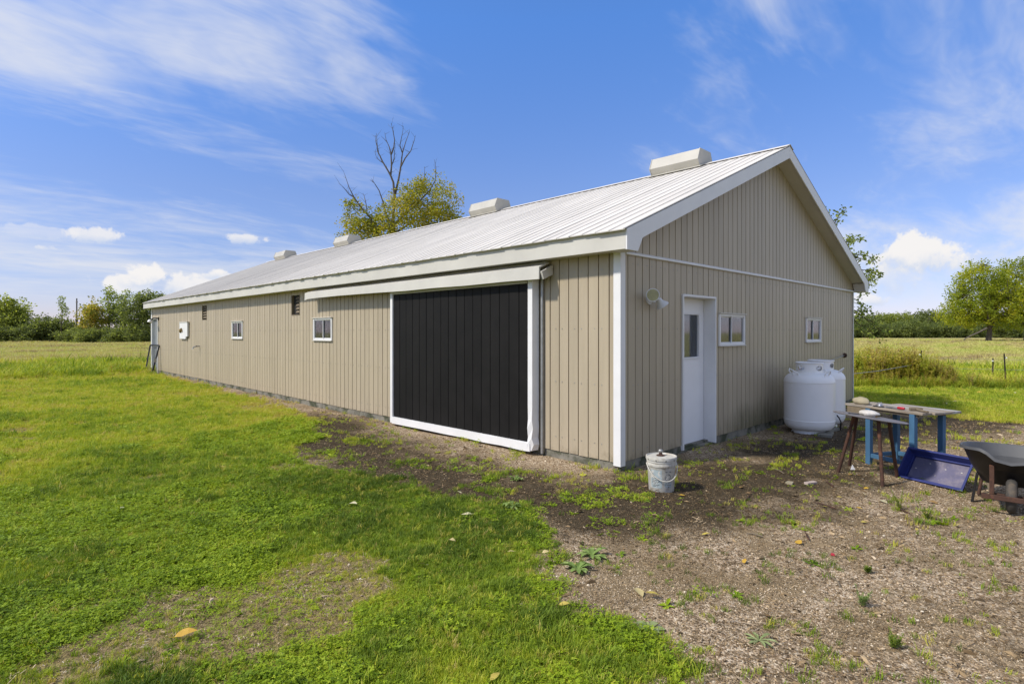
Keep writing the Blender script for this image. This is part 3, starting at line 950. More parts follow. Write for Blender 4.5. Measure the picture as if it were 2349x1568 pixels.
MB().box(lx0, lx1, ly0 + .004, ly1 + .05, -.060, -.037).build("threshold", MAT['concrete'], dl)
m_ = MB(); m_.lathe([(.022, 0), (.024, .01), (.012, .03), (.026, .05), (.022, .065)], 14); kn = m_.mesh("door_knob", MAT['brass'], True)
link("door_knob", kn, dl, loc=(lx0 + .06, ly0, .95), rot=(R_(90), 0, 0))

# grey door at the far end of the long wall
h = LW[4]
m_ = MB(); m_.box(-.03, .08, h[0] - .05, h[0] + .012, .03, h[3] + .05); m_.box(-.03, .08, h[1] - .012, h[1] + .05, .03, h[3] + .05); m_.box(-.03, .08, h[0] + .012, h[1] - .012, h[3] - .01, h[3] + .05)
m_.build("door_frame", MAT['white'], barn)
MB().box(.055, .09, h[0] + .012, h[1] - .012, .06, h[3] - .01).build("door", MAT['greydoor'], barn)

# ------------------------------------------------------------------ fixtures on the walls
fl = thing("floodlight", "grey twin floodlight fixed to the gable beside the white door", "floodlight", (.62, 0, 2.01))
MB().lathe([(.055, 0), (.055, .022), (.03, .03)], 20).build("base_plate", MAT['lampgrey'], fl, True).rotation_euler = (R_(90), 0, 0)
def lamp(px, py, pz, aim):
    prof = [(.018, -.085), (.035, -.075), (.042, -.03), (.075, .012), (.084, .035), (.080, .036), (.066, .012)]
    q = Vector(aim).normalized().to_track_quat('Z', 'Y').to_euler()
    o = MB().lathe(prof[:-1], 22).build("lamp_head", MAT['lampgrey'], fl, True); o.location = (px, py, pz); o.rotation_euler = q
    r = MB().lathe([(.074, .030), (.074, .0375)], 22).build("reflector", MAT['reflector'], o, True)
    MB().tube([(0, -.02, 0), (px * .6, py * .6, pz * .6), (px - Vector(aim).normalized().x * .07, py - Vector(aim).normalized().y * .07, pz - Vector(aim).normalized().z * .07)], .012, 8).build("arm", MAT['lampgrey'], fl, True)
lamp(-.115, -.13, .055, (-.72, -.65, .02))
lamp(.10, -.13, -.045, (.45, -.30, -.75))

bxb = thing("wall_panel", "white board with a round dial hanging on the far part of the long wall", "wall panel", (-.0, 17.9, 1.38))
m_ = MB(); m_.prism([(-.020, -.25, 0.0), (-.020, .48, 0), (-.020, .48, .57), (-.020, -.43, .57), (-.020, -.43, .08), (-.020, -.25, .08)], (-.05, 0, 0))
m_.build("board", MAT['white'], bxb, bevel=.004)
MB().box(-.085, -.018, -.45, .49, .565, .59).build("top_lip", MAT['cream'], bxb)
o = MB().lathe([(.075, 0), (.075, .02), (.05, .05)], 18).build("dial", MAT['brass'], bxb, True); o.location = (-.07, .30, .28); o.rotation_euler = (0, R_(-90), 0)
MB().tube([(-.09, .28, .30), (-.10, .16, .36), (-.08, .10, .24)], .02, 8).build("cord", MAT['brass'], bxb, True)

tp = thing("tap", "small metal outdoor tap on a bent pipe low on the long wall", "tap", (0, 16.35, 1.13))
MB().tube([(0, 0, .03), (-.10, .0, .02), (-.17, .03, -.0), (-.19, .04, -.05)], .018, 8).build("spout", MAT['galv'], tp, True)
MB().tube([(-.10, -.06, .035), (-.10, .06, .035)], .012, 6).build("handle", MAT['rust'], tp)
MB().tube([(-.19, .04, -.04), (-.19, .04, -.075)], .024, 8).build("nozzle", MAT['white'], tp)

wl = thing("wall_lamp", "small dark lamp with a white shade above the grey far door", "wall lamp", (0, 21.45, 2.12))
MB().tube([(0, 0, .08), (0, 0, -.05)], .03, 8).build("bracket", MAT['dark'], wl)
MB().tube([(0, 0, .03), (-.18, .06, .03), (-.25, .10, -.03)], .028, 8).build("arm", MAT['dark'], wl, True)
o = MB().lathe([(.03, .06), (.07, .03), (.09, -.06)], 14).build("shade", MAT['white'], wl, True); o.location = (-.27, .12, -.08); o.rotation_euler = (0, R_(25), 0)

# a wire-mesh gate leaf leaning near the far corner
gt = thing("gate_leaf", "black tubular gate frame with wire mesh leaning at the far grey door", "gate", (-.05, 22.3, gzs(-.3, 22.3)))
c_ = [(-.23, -.02, .03), (0.0, .28, 1.06), (.02, -1.03, 1.06), (-.23, -1.10, .03)]
def rounded(pts, r=.12):
    out_ = []
    n = len(pts)
    for i in range(n):
        p, a, b_ = Vector(pts[i]), Vector(pts[i - 1]), Vector(pts[(i + 1) % n])
        u, v = (a - p).normalized() * r, (b_ - p).normalized() * r
        for t in (0, .25, .5, .75, 1):
            out_.append((p + u) * (1 - t) ** 2 + p * 2 * t * (1 - t) + (p + v) * t * t)
    return out_ + [out_[0]]
rp = rounded(c_)
MB().tube(rp, .028, 8, cap=False).build("tube_frame", MAT['tub_out'], gt, True)
wm = MB()
for i in range(1, 12):
    t = i / 12
    a = Vector(c_[0]).lerp(Vector(c_[3]), t); b_ = Vector(c_[1]).lerp(Vector(c_[2]), t); wm.tube([a, b_], .0025, 4)
    a = Vector(c_[0]).lerp(Vector(c_[1]), t); b_ = Vector(c_[3]).lerp(Vector(c_[2]), t); wm.tube([a, b_], .0025, 4)
wm.build("wire_mesh", MAT['galv'], gt)
MB().box(-.17, -.09, -1.10, -1.03, .42, .56).build("latch", MAT['galv'], gt)
# ------------------------------------------------------------------ propane tanks
def tank(label, x, y, rz):
    t = thing("propane_tank", label, "propane tank", (x, y, gzs(x, y) + .045), rz, "propane tanks beside the gable wall")
    r = .388
    prof = [(.20, .0), (.27, .015)]
    for i in range(1, 9):
        a = R_(90 * i / 8); prof.append((.27 + (r - .27) * math.sin(a), .165 - .15 * math.cos(a)))
    prof += [(r + .004, .168), (r + .004, .182), (r, .186), (r, .80), (r + .004, .804), (r + .004, .818)]
    for i in range(1, 11):
        a = R_(90 * i / 10); prof.append((.17 + (r - .17) * math.cos(a), .82 + .155 * math.sin(a)))
    MB().lathe(prof, 56).build("tank_body", MAT['tank'], t, True)
    # collar with hand holes
    cm = MB(); n = 64; R0, z0, z1 = .205, .955, 1.125
    holes = [(4, 11), (20, 27), (36, 43), (52, 59)]
    def ang(k): return 2 * math.pi * k / n
    for k in range(n):
        a, b_ = ang(k), ang(k + 1)
        inh = any(h0 <= k < h1 for h0, h1 in holes)
        segs = [(z0, z1)]
        if inh:
            h0, h1 = [h for h in holes if h[0] <= k < h[1]][0]
            e_ = min(k - h0, h1 - 1 - k)
            m_ = (.022, .034, .040, .040)[min(e_, 3)]
            zc = 1.045
            segs = [(z0, zc - m_), (zc + m_, z1)]
        for (c, d) in segs:
            vs = []
            for rr in (R0, R0 - .006):
                for aa in (a, b_):
                    for zz in (c, d): vs.append((rr * math.cos(aa), rr * math.sin(aa), zz))
            cm.add(vs, [(0, 2, 3, 1), (5, 7, 6, 4), (1, 3, 7, 5), (4, 6, 2, 0), (0, 1, 5, 4), (3, 2, 6, 7)])
    cm.build("collar", MAT['tank'], t)
    rim = [(math.cos(ang(k)) * (R0 + .002), math.sin(ang(k)) * (R0 + .002), z1 + .004) for k in range(n + 1)]
    MB().tube(rim, .013, 8, cap=False).build("collar_rim", MAT['tank'], t, True)
    MB().lathe([(.05, .97), (.05, 1.02), (.03, 1.03), (.03, 1.07), (.055, 1.075), (.055, 1.09), (.02, 1.10)], 16).build("valve", MAT['brass'], t, True)
    MB().lathe([(R0 - .01, .985), (R0 - .012, .99)], 32).build("collar_shade_disc", MAT['dark'], t)  # added near-black disc paints the shade inside the collar
    for k in range(4):
        a = R_(45 + 90 * k)
        p = Vector((.315 * math.cos(a), .315 * math.sin(a), .925)); o = Vector((math.cos(a), math.sin(a), 0)); s_ = Vector((-math.sin(a), math.cos(a), 0))
        pts = [p - s_ * .045, p - s_ * .05 + o * .035 + Vector((0, 0, .05)), p + o * .075 + Vector((0, 0, .085)), p + s_ * .05 + o * .035 + Vector((0, 0, .05)), p + s_ * .045]
        MB().tube(pts, .011, 8).build("lifting_lug", MAT['tank'], t, True)
    MB().lathe([(.26, -.045), (.27, -.04), (.25, .02), (.20, .03)], 40).build("foot_ring", MAT['tank'], t, True)
    # small warning print on the collar
    a0 = R_(-62)
    dm = MB()
    for i in range(7):
        a = a0 + i * .035
        if i % 3 == 2: continue
        vs = [(math.cos(q) * (R0 + .0015), math.sin(q) * (R0 + .0015), z) for q in (a, a + .028) for z in (1.0, 1.018)]
        dm.add(vs, [(0, 2, 3, 1)])
    dm.build("warning_print", MAT['red'], t)
    return t
CAMAZ = math.atan2(CAM[1] + .62, CAM[0] - 4.6)
tank("nearer white propane tank, standing left in front of the pair by the gable", 4.61, -.62, CAMAZ - R_(82.5))
tank("farther white propane tank, half hidden behind its twin at the gable", 5.49, -.53, CAMAZ - R_(70))
for k, (x, y) in enumerate(((4.47, -.92), (5.0, -.80))):
    m_ = MB(); m_.box(-.22, .22, -.10, .10, 0, .055)
    o = m_.build("paving_block", MAT['concrete'], bevel=.006); o.location = (x, y, gzs(x, y) - .012); o.rotation_euler = (0, 0, R_(12 - 20 * k))
    tag(o, ("grey concrete slab under the nearer propane tank", "grey concrete slab between the two propane tanks")[k], "slab")
m_ = MB().tube([(5.45, -.45, 1.03), (6.0, -.35, .99), (7.2, -.15, 1.01), (8.4, -.05, 1.06), (8.75, -.02, 1.08)], .008, 6)
tag(m_.build("gas_hose", MAT['galv'], smooth=True), "thin grey gas hose from the tanks to the gable wall", "hose")
o = MB().lathe([(.055, 0), (.055, .03), (.03, .06)], 14).build("regulator", MAT['rust'], smooth=True); o.location = (8.78, -.002, 1.08); o.rotation_euler = (R_(90), 0, 0)
tag(o, "rusty round fitting on the gable wall near its far corner", "fitting")
m_ = MB().tube([(5.2, -.93, .0 + gzs(5.2, -.93)), (5.17, -.95, .06), (5.14, -.93, .13), (5.12, -.90, .18)], .011, 6)
tag(m_.build("rubber_pipe", MAT['tub_out'], smooth=True), "short black pipe end sticking up between the tanks' feet", "pipe")

# ------------------------------------------------------------------ pail
pl = thing("pail", "dirty white plastic pail with lid, standing by the barn corner", "pail", (-.345, -.765, gzs(-.345, -.765) - .006))
H = .365
MB().lathe([(.128, 0), (.130, .004), (.146, .27), (.147, .272)], 44).build("pail_body", MAT['pail'], pl, True)
MB().lathe([(.147, .27), (.152, .272), (.155, .285), (.152, .303), (.148, .305), (.148, .312), (.154, .314), (.156, .326), (.153, .335), (.149, .337), (.149, .345)], 44).build("pail_ribs", MAT['pail'], pl, True)
lid = MB().lathe([(.152, .336), (.161, .338), (.163, .356), (.160, .372), (.152, .374), (.148, .362), (.02, .360)], 44).build("lid", MAT['pail'], pl, True)
for k in range(10):
    a = 2 * math.pi * k / 10 + .2
    o = MB().box(.160, .1645, -.003, .003, .338, .354).build("lid_slot", MAT['dark'], lid); o.rotation_euler = (0, 0, a)
f_ = math.atan2(CAM[1] + .765, CAM[0] + .345)      # towards the viewer
hp = []
for i in range(17):
    t_ = i / 16
    a = f_ - R_(70) + R_(200) * 0 + R_(165) * 0 + (t_ - .5) * R_(0)
    th_ = math.pi * t_
    side = f_ + R_(18) - math.pi / 2
    px_ = math.cos(side) * .162 * math.cos(th_); py_ = math.sin(side) * .162 * math.cos(th_)
    dn = .165 * math.sin(th_) ; outw = .155 + .02
    px_ += math.cos(f_ + R_(18)) * (.168 * math.sin(th_)) ; py_ += math.sin(f_ + R_(18)) * (.168 * math.sin(th_))
    hp.append((px_, py_, .30 - dn * (1.0)))
MB().tube(hp, .0055, 8).build("bail_handle", MAT['pail'], pl, True)
def pail_patch(name, mat, a0, a1, z0, z1, extra=.0012, n=10):
    m_ = MB()
    rr = lambda z: .130 + (.016) * (z - .004) / .266 + extra
    for i in range(n):
        p, q = a0 + (a1 - a0) * i / n, a0 + (a1 - a0) * (i + 1) / n
        vs = [(math.cos(t) * rr(z), math.sin(t) * rr(z), z) for t in (p, q) for z in (z0, z1)]
        m_.add(vs, [(0, 2, 3, 1)])
    return m_.build(name, mat, pl)
pail_patch("printed_label", MAT['pail_label'], f_ - R_(48), f_ + R_(2), .055, .245)
pail_patch("printed_label", MAT['pail_label'], f_ + R_(14), f_ + R_(48), .06, .12)
for j, z in enumerate((.155, .135, .120, .105, .085, .070)):
    pail_patch("text_line", MAT['pail_dark'], f_ - R_(42), f_ - R_(8 + 6 * (j % 2)), z, z + .006, .0022)
for j, z in enumerate((.225, .105, .085, .065)):
    pail_patch("text_line", MAT['pail_dark'], f_ + R_(16), f_ + R_(42 - 5 * (j % 2)), z, z + .008, .0022)
sg = []
for i in range(25):
    t_ = 2 * math.pi * i / 24
    z = .175 + .030 * math.sin(t_); a = f_ + R_(28) + .22 * math.cos(t_); rr = .130 + .016 * z / .27 + .002
    sg.append((math.cos(a) * rr, math.sin(a) * rr, z))
MB().tube(sg, .0026, 5, cap=False).build("prohibition_ring", MAT['pail_dark'], pl)
MB().tube([sg[4], sg[16]], .0026, 5).build("prohibition_bar", MAT['pail_dark'], pl)
kn_ = thing("pull_knob", "grey round metal knob on a dark plate lying on the pail's lid", "knob", (-.345 + .035, -.765 + .03, gzs(-.345, -.765) + .356))
MB().lathe([(.045, 0), (.045, .006), (.022, .010), (.018, .028), (.012, .032)], 20).build("knob_base", MAT['rust'], kn_, True)
MB().lathe([(.012, .032), (.024, .042), (.025, .055), (.016, .066)], 18).build("knob_head", MAT['galv'], kn_, True)

# ------------------------------------------------------------------ work table
TA = R_(-116)
tb = thing("work_table", "weathered plank work table on blue legs behind the round steel stand", "table", (2.575, -1.995, gzs(2.575, -1.995)), TA)
ht = .735
for (a, b_) in ((0, 0), (.57, 0), (0, .47), (.57, .47)):
    m_ = MB(); m_.box(a - .032, a + .032, b_ - .028, b_ + .028, -.02, ht - .03)
    m_.build("leg", MAT['bluewood'], tb, bevel=.004)
MB().box(.033, .537, -.018, .018, .085, .135).build("stretcher", MAT['bluewood'], tb, bevel=.003)
MB().box(.033, .537, .452, .488, .085, .135).build("stretcher", MAT['bluewood'], tb, bevel=.003)
MB().box(-.018, .018, .029, .441, .088, .132).build("stretcher", MAT['bluewood'], tb, bevel=.003)
MB().box(.552, .588, .029, .441, .088, .132).build("stretcher", MAT['bluewood'], tb, bevel=.003)
for k in range(4):
    a0 = -.03 + k * .158
    m_ = MB(); m_.box(-.33 + (.0, .02, .012, .28)[k], .73 - (.03, 0, .012, .02)[k], a0, a0 + .154, ht - .028, ht - .002 + (k % 2) * .002)
    m_.build("plank", MAT['plank'], tb, bevel=.004)
m_ = MB(); m_.box(-.30, -.03, -.024, .03, ht - .12, ht - .030); m_.build("apron_board", MAT['wood'], tb, bevel=.004)
MB().box(-.05, .62, .0, .03, ht - .06, ht - .0285).build("batten", MAT['wood'], tb)
MB().box(-.05, .62, .44, .47, ht - .06, ht - .0285).build("batten", MAT['wood'], tb)
cu, su = math.cos(TA), math.sin(TA)
def ontab(u, w, z=0): return (2.575 + cu * u - su * w, -1.995 + su * u + cu * w, tb.location.z + ht + .002 + z)
def pebble(name, label, cat, loc, sx_, sy_, sz_, mat, seed, rz=0):
    bm = bmesh.new(); bmesh.ops.create_icosphere(bm, subdivisions=3, radius=1)
    rr = random.Random(seed); ph = [rr.uniform(0, 6) for _ in range(6)]
    for v in bm.verts:
        c = v.co
        k = 1 + .10 * math.sin(2.3 * c.x + ph[0]) + .10 * math.sin(2.9 * c.y + ph[1]) + .07 * math.sin(4.1 * c.z + ph[2] + c.x * 2) + .04 * math.sin(7 * c.x + 6 * c.y + ph[3])
        taper = 1 - .25 * c.x
        v.co = Vector((c.x * sx_ * k, c.y * sy_ * k * taper, max(c.z, -.72) * sz_ * k * taper))
    me = bpy.data.meshes.new(name); bm.to_mesh(me); bm.free(); me.materials.append(mat)
    me.polygons.foreach_set("use_smooth", [True] * len(me.polygons))
    o = link(name, me, loc=loc, rot=(0, 0, rz))
    return tag(o, label, cat)
pebble("stone", "tan rounded stone on the left end of the plank work table", "stone", ontab(-.16, .08, .036), .115, .07, .052, MAT['stone'], 3, TA)
t_ = thing("clamp", "small steel spring clamp lying on the front edge of the plank table", "clamp", ontab(.13, .02), TA + .2)
MB().tube([(-.05, 0, .012), (-.02, .0, .05), (.02, 0, .055), (.04, .0, .02), (.03, .0, .008)], .005, 6).build("bow", MAT['steel'], t_, True)
MB().box(-.08, .05, -.012, .012, 0, .012).build("jaw", MAT['tub_out'], t_, bevel=.003)
MB().lathe([(.022, .005), (.028, .015), (.022, .034)], 12).build("screw", MAT['steel'], t_, True)
t_ = thing("screwdriver", "screwdriver with a red handle lying on the plank table", "screwdriver", ontab(.33, .03), TA + .12)
o = MB().tube([(.02, 0, .016), (.03, 0, .016), (.09, 0, .016), (.105, 0, .016)], [.010, .016, .017, .012], 10).build("handle", MAT['red'], t_, True)
MB().tube([(.02, 0, .016), (-.10, 0, .010)], .004, 6).build("shaft", MAT['dullsteel'], t_, True)
t_ = thing("putty_knife", "dark flat tool lying between the clamp and the screwdriver on the plank table", "tool", ontab(.25, .05), TA + .1)
MB().box(-.06, .03, -.012, .012, .001, .016).build("grip", MAT['blue_grey'], t_, bevel=.004)
MB().box(.03, .09, -.016, .016, .004, .007).build("blade", MAT['steel'], t_)
t_ = thing("hammer", "old wooden hammer lying across the right end of the plank table", "hammer", ontab(.55, .10), TA - .45)
MB().tube([(-.02, 0, .016), (.20, 0, .014)], [.012, .014], 8).build("handle", MAT['wood'], t_, True)
MB().box(-.06, -.02, -.07, .07, .001, .034).build("head", MAT['wood'], t_, bevel=.006)

# ------------------------------------------------------------------ round steel stand
sz0 = gzs(1.8, -2.1)
sd_ = thing("round_stand", "rusty four-legged stand with a tilted round steel top", "stand", (1.73, -2.18, sz0))
tilt = Euler((0, R_(8), R_(-45)))
tq = tilt.to_matrix()
top_c = Vector((-.02, -.03, .705))
disc = MB().lathe([(.0, -.006), (.365, -.006), (.372, 0), (.365, .006), (0.001, .006)], 48)
disc.v = [tuple(tq @ Vector(p) + top_c) for p in disc.v]
disc.build("top_plate", MAT['dullsteel'], sd_, True)
for (bx_, by_, tx_, ty_) in ((1.817, -1.85, 1.80, -2.03), (2.271, -1.849, 1.95, -2.02), (1.451, -2.393, 1.55, -2.33), (2.018, -2.412, 1.78, -2.38)):
    tl = Vector((tx_ - 1.73, ty_ + 2.18, 0)); loc = tq.inverted() @ (tl - Vector((top_c.x, top_c.y, 0)))
    zt = (tq @ Vector((loc.x, loc.y, 0)) + top_c).z - .006
    MB().tube([(bx_ - 1.73, by_ + 2.18, gzs(bx_, by_) - sz0 - .02), (tl.x, tl.y, zt)], .019, 10).build("leg", MAT['rust'], sd_, True)
def onstand(x, y, z=0):
    p = Vector((x - 1.73 - top_c.x, y + 2.18 - top_c.y, 0)); q = tq.inverted() @ p
    return tuple(tq @ Vector((q.x, q.y, .007 + z)) + top_c + Vector((1.73, -2.18, sz0)))
o = pebble("plastic_bag", "crumpled white plastic bottle lying on the round steel stand", "bottle", onstand(1.72, -2.20, .030), .115, .045, .042, MAT['plastic_bag'], 8, R_(-60))
m_ = MB().tube([(-.16, .02, 0), (-.06, -.01, .006), (.04, .015, .002), (.12, -.01, .008), (.2, .03, .003)], .005, 6)
o = m_.build("stick", MAT['tub_out'], smooth=True); o.location = onstand(1.66, -2.16, .008); o.rotation_euler = (R_(3), R_(6), R_(-52))
tag(o, "thin dark stick lying along the round steel stand", "stick")

# ------------------------------------------------------------------ blue tray propped on its long edge
def tray():
    t = thing("plastic_tray", "worn blue plastic tray propped on its long edge against the blue table leg", "tray", (1.905, -2.71, gzs(1.905, -2.71)))
    ux = Vector((1.904 - 2.166, -3.046 + 2.401, 0)).normalized()
    up = Vector((.235, -.03, .315)); up = (up - ux * up.dot(ux)).normalized()
    nrm = ux.cross(up).normalized()
    if nrm.x > 0: nrm = -nrm                   # towards the viewer
    Lx, Lu, D = .70, .395, .10
    org = Vector((0, 0, .018))
    P = lambda a, b_, c: org + ux * a + up * b_ + nrm * c
    def frame(l0, l1, u0, u1, c, ins, l0b=None): return [P(l0 + ins, u0 + ins, c), P(l1 - ins, u0 + ins, c), P(l1 - ins, u1 - ins, c), P(l0 + ins, u1 - ins, c)]
    h_ = Lx / 2
    loops = [frame(-h_, h_, 0, Lu, -.005, -.0), frame(-h_, h_, 0, Lu, .004, 0), frame(-h_, h_, 0, Lu, .004, .022), frame(-h_, h_, 0, Lu, -D + .03, .045), frame(-h_, h_, 0, Lu, -D + .03, .06), frame(-h_, h_, 0, Lu, -D + .006, .064)]
    m_ = MB()
    for i in range(len(loops) - 1):
        m_.add(loops[i] + loops[i + 1], [(j, (j + 1) % 4, 4 + (j + 1) % 4, 4 + j) for j in range(4)])
    outl = [frame(-h_, h_, 0, Lu, -.005, 0), frame(-h_, h_, 0, Lu, -.005, .014), frame(-h_, h_, 0, Lu, -D, .055)]
    for i in range(2):
        m_.add(outl[i] + outl[i + 1], [(j, 4 + j, 4 + (j + 1) % 4, (j + 1) % 4) for j in range(4)])
    m_.add(outl[2], [(0, 1, 2, 3)])
    m_.build("tray_walls", MAT['bluetray'], t, bevel=.004)
    f = MB(); f.add(frame(-h_, h_, 0, Lu, -D + .0075, .066), [(3, 2, 1, 0)]); f.build("tray_floor", MAT['trayfloor'], t)
    s = MB()
    rr = random.Random(5)
    for i in range(9):
        a, b_ = rr.uniform(-h_ + .1, h_ - .1), rr.uniform(.1, Lu - .1)
        s = MB(); w_ = rr.uniform(.0015, .005)
        c0 = [P(a + w_ * 2.2 * math.cos(q), b_ + w_ * math.sin(q), -D + .0095) for q in np.linspace(0, 2 * math.pi, 7)[:-1]]
        s.add(c0, [tuple(range(6))]); s.build("paint_speck", MAT['pail'], t)
tray()

# ------------------------------------------------------------------ wheelbarrow (only its nose is in view)
wbz = gzs(1.3, -3.4)
wb = thing("wheelbarrow", "old wheelbarrow with a grey tub and black underside at the right edge", "wheelbarrow", (1.28, -3.46, wbz), R_(3))
# local x runs from the wheel to the handles, y to its left
rim = []
for i in range(48):
    q = 2 * math.pi * i / 48
    c, s = math.cos(q), math.sin(q)
    x = .36 + .50 * (abs(c) ** .72) * (1 if c > 0 else -1) * (-1); y = .385 * (abs(s) ** .62) * (1 if s > 0 else -1)
    x -= 0.0
    z = .60 - .085 * max(0, (x + .14) / 1.0)
    if x < .12:
        z -= .105 * math.exp(-(y / .155) ** 4)
    rim.append(Vector((x, y, z)))
n = len(rim)
cen = Vector((.40, 0, 0))
def ring(k, z, off=0): return [Vector((cen.x + (p.x - cen.x) * k + off, p.y * k, z if z is not None else p.z)) for p in rim]
r0 = [p + Vector((0, 0, 0)) for p in rim]
lip_o = [Vector((cen.x + (p.x - cen.x) * 1.035, p.y * 1.06, p.z - .022)) for p in rim]
lip_t = [Vector((cen.x + (p.x - cen.x) * 1.02, p.y * 1.035, p.z + .004)) for p in rim]
inn = [r0, [Vector((cen.x + .04 + (p.x - cen.x) * .80, p.y * .82, .40)) for p in rim], [Vector((cen.x + .07 + (p.x - cen.x) * .66, p.y * .62, .245)) for p in rim], [Vector((cen.x + .08 + (p.x - cen.x) * .42, p.y * .40, .232)) for p in rim]]
m_ = MB()
seq = [lip_o, lip_t] + inn
for a, b_ in zip(seq[:-1], seq[1:]):
    m_.add(a + b_, [(j, (j + 1) % n, n + (j + 1) % n, n + j) for j in range(n)])
m_.add(inn[-1], [tuple(range(n))])
m_.build("tub", MAT['tub_in'], wb, True)
m_ = MB()
seq = [lip_o, [Vector((p.x, p.y, p.z - .004)) for p in r0]] + [[p + Vector((0, 0, -.012)) + Vector(((p.x - cen.x) * .02, p.y * .02, 0)) for p in q] for q in inn[1:]]
for a, b_ in zip(seq[:-1], seq[1:]):
    m_.add(a + b_, [(j, n + j, n + (j + 1) % n, (j + 1) % n) for j in range(n)])
m_.add(seq[-1], [tuple(range(n))[::-1]])
m_.build("tub_underside", MAT['tub_out'], wb, True)
wh = MB()
tr = []
for i in range(37):
    a = 2 * math.pi * i / 36; tr.append((.118 * math.cos(a), 0, .165 + .118 * math.sin(a)))
wh.tube(tr, .042, 10, cap=False)
wheel = wh.build("wheel", MAT['rubber'], wb, True)
o = MB().lathe([(.075, -.025), (.08, -.02), (.08, .02), (.075, .025)], 24).build("rim", MAT['dullsteel'], wheel, True); o.location = (0, 0, .165); o.rotation_euler = (R_(90), 0, 0)
MB().tube([(0, -.15, .165), (0, .15, .165)], .011, 8).build("axle", MAT['rust'], wb)
for s in (-1, 1):
    MB().tube([(-.02, s * .135, .16), (.35, s * .20, .26), (1.0, s * .26, .40), (1.35, s * .28, .46)], [.020, .022, .022, .018], 8).build("handle", MAT['wood'], wb, True)
    MB().box(-.045, -.02, s * .14 - .018, s * .14 + .018, .17, .44).build("front_brace", MAT['rust'], wb, bevel=.003)
    MB().tube([(.60, s * .22, .33), (.52, s * .27, .02), (.60, s * .27, .0), (.72, s * .24, .36)], .014, 8).build("leg", MAT['rust'], wb, True)
    MB().prism([(.20, s * .25, .30), (.26, s * .25, .30), (.235, s * .29, .02), (.19, s * .29, .0)], (0, s * .022, 0)).build("prop_leg", MAT['tub_out'], wb, bevel=.003)
MB().box(-.185, -.165, -.21, .21, .150, .195).build("nose_bar", MAT['rust'], wb, bevel=.004)

# ------------------------------------------------------------------ small stuff on the ground
def ground_piece(name, label, cat, x, y, mb, mat, rz, dz=0.0, rx=0.0, group=None, bevel=.003):
    o = mb.build(name, mat, bevel=bevel); o.location = (x, y, gzs(x, y) + dz); o.rotation_euler = (rx, 0, rz)
    return tag(o, label, cat, group)
ground_piece("wood_block", "pinkish wood offcut on the gravel left of the round stand", "wood block", .94, -1.83, MB().box(-.075, .075, -.025, .025, 0, .025), MAT['brick'], R_(-20), .006, R_(4))
ground_piece("wood_strip", "thin dark wood strip beside the pinkish offcut on the gravel", "wood strip", 1.08, -1.98, MB().box(-.11, .11, -.008, .008, 0, .010), MAT['rust'], R_(35), .006)
ground_piece("paper_scrap", "small white paper scrap standing on the ground by the stand's leg", "paper", 2.05, -1.95, MB().prism([(-.03, 0, 0), (.03, 0, 0), (0, .012, .06)], (0, .003, 0)), MAT['white'], R_(-45), .004, bevel=0)
ground_piece("flat_stone", "flat pale stone on the gravel left of the pinkish offcut", "stone", .80, -1.66, MB().prism([(-.05, -.03, 0), (.04, -.04, 0), (.06, .02, 0), (-.02, .04, 0)], (0, 0, .022)), MAT['stone'], .3, .003)
ground_piece("red_scrap", "tiny dark red plastic scrap on the open gravel", "plastic scrap", -1.02, -2.62, MB().prism([(-.022, -.010, 0), (.02, -.014, 0), (.026, .006, 0), (-.01, .016, 0)], (0, 0, .010)), MAT['red'], .5, .006)
TW = [(-.02, -1.55, .20, "on the dark soil right of the pail"), (-1.05, -2.05, .13, "crossing the pale gravel"), (-.75, -2.35, .20, "on the brown gravel patch in the middle"), (1.3, -1.35, .28, "near the tanks' slab"), (.55, -2.75, .16, "in front of the wheelbarrow"),
      (-1.35, -.25, .16, "on the dark soil before the sliding door"), (-.25, .35, .18, "near the barn's corner trim"), (-1.45, -2.75, .24, "low in the right foreground"), (.2, -2.2, .22, "between the pail and the blue tray")]
for i, (x, y, ln, where) in enumerate(TW):
    a = random.uniform(0, 3)
    pts = [(-ln / 2, 0, 0), (-ln / 6, random.uniform(-.012, .012), .006), (ln / 6, random.uniform(-.012, .012), .004), (ln / 2, 0, .0)]
    o = MB().tube(pts, [.006, .007, .006, .004], 6).build("twig", MAT['wood'] if i % 2 else MAT['rust'], smooth=True)
    o.location = (x, y, gzs(x, y) + .010); o.rotation_euler = (0, 0, a)
    tag(o, "thin brown twig lying " + where, "twig")
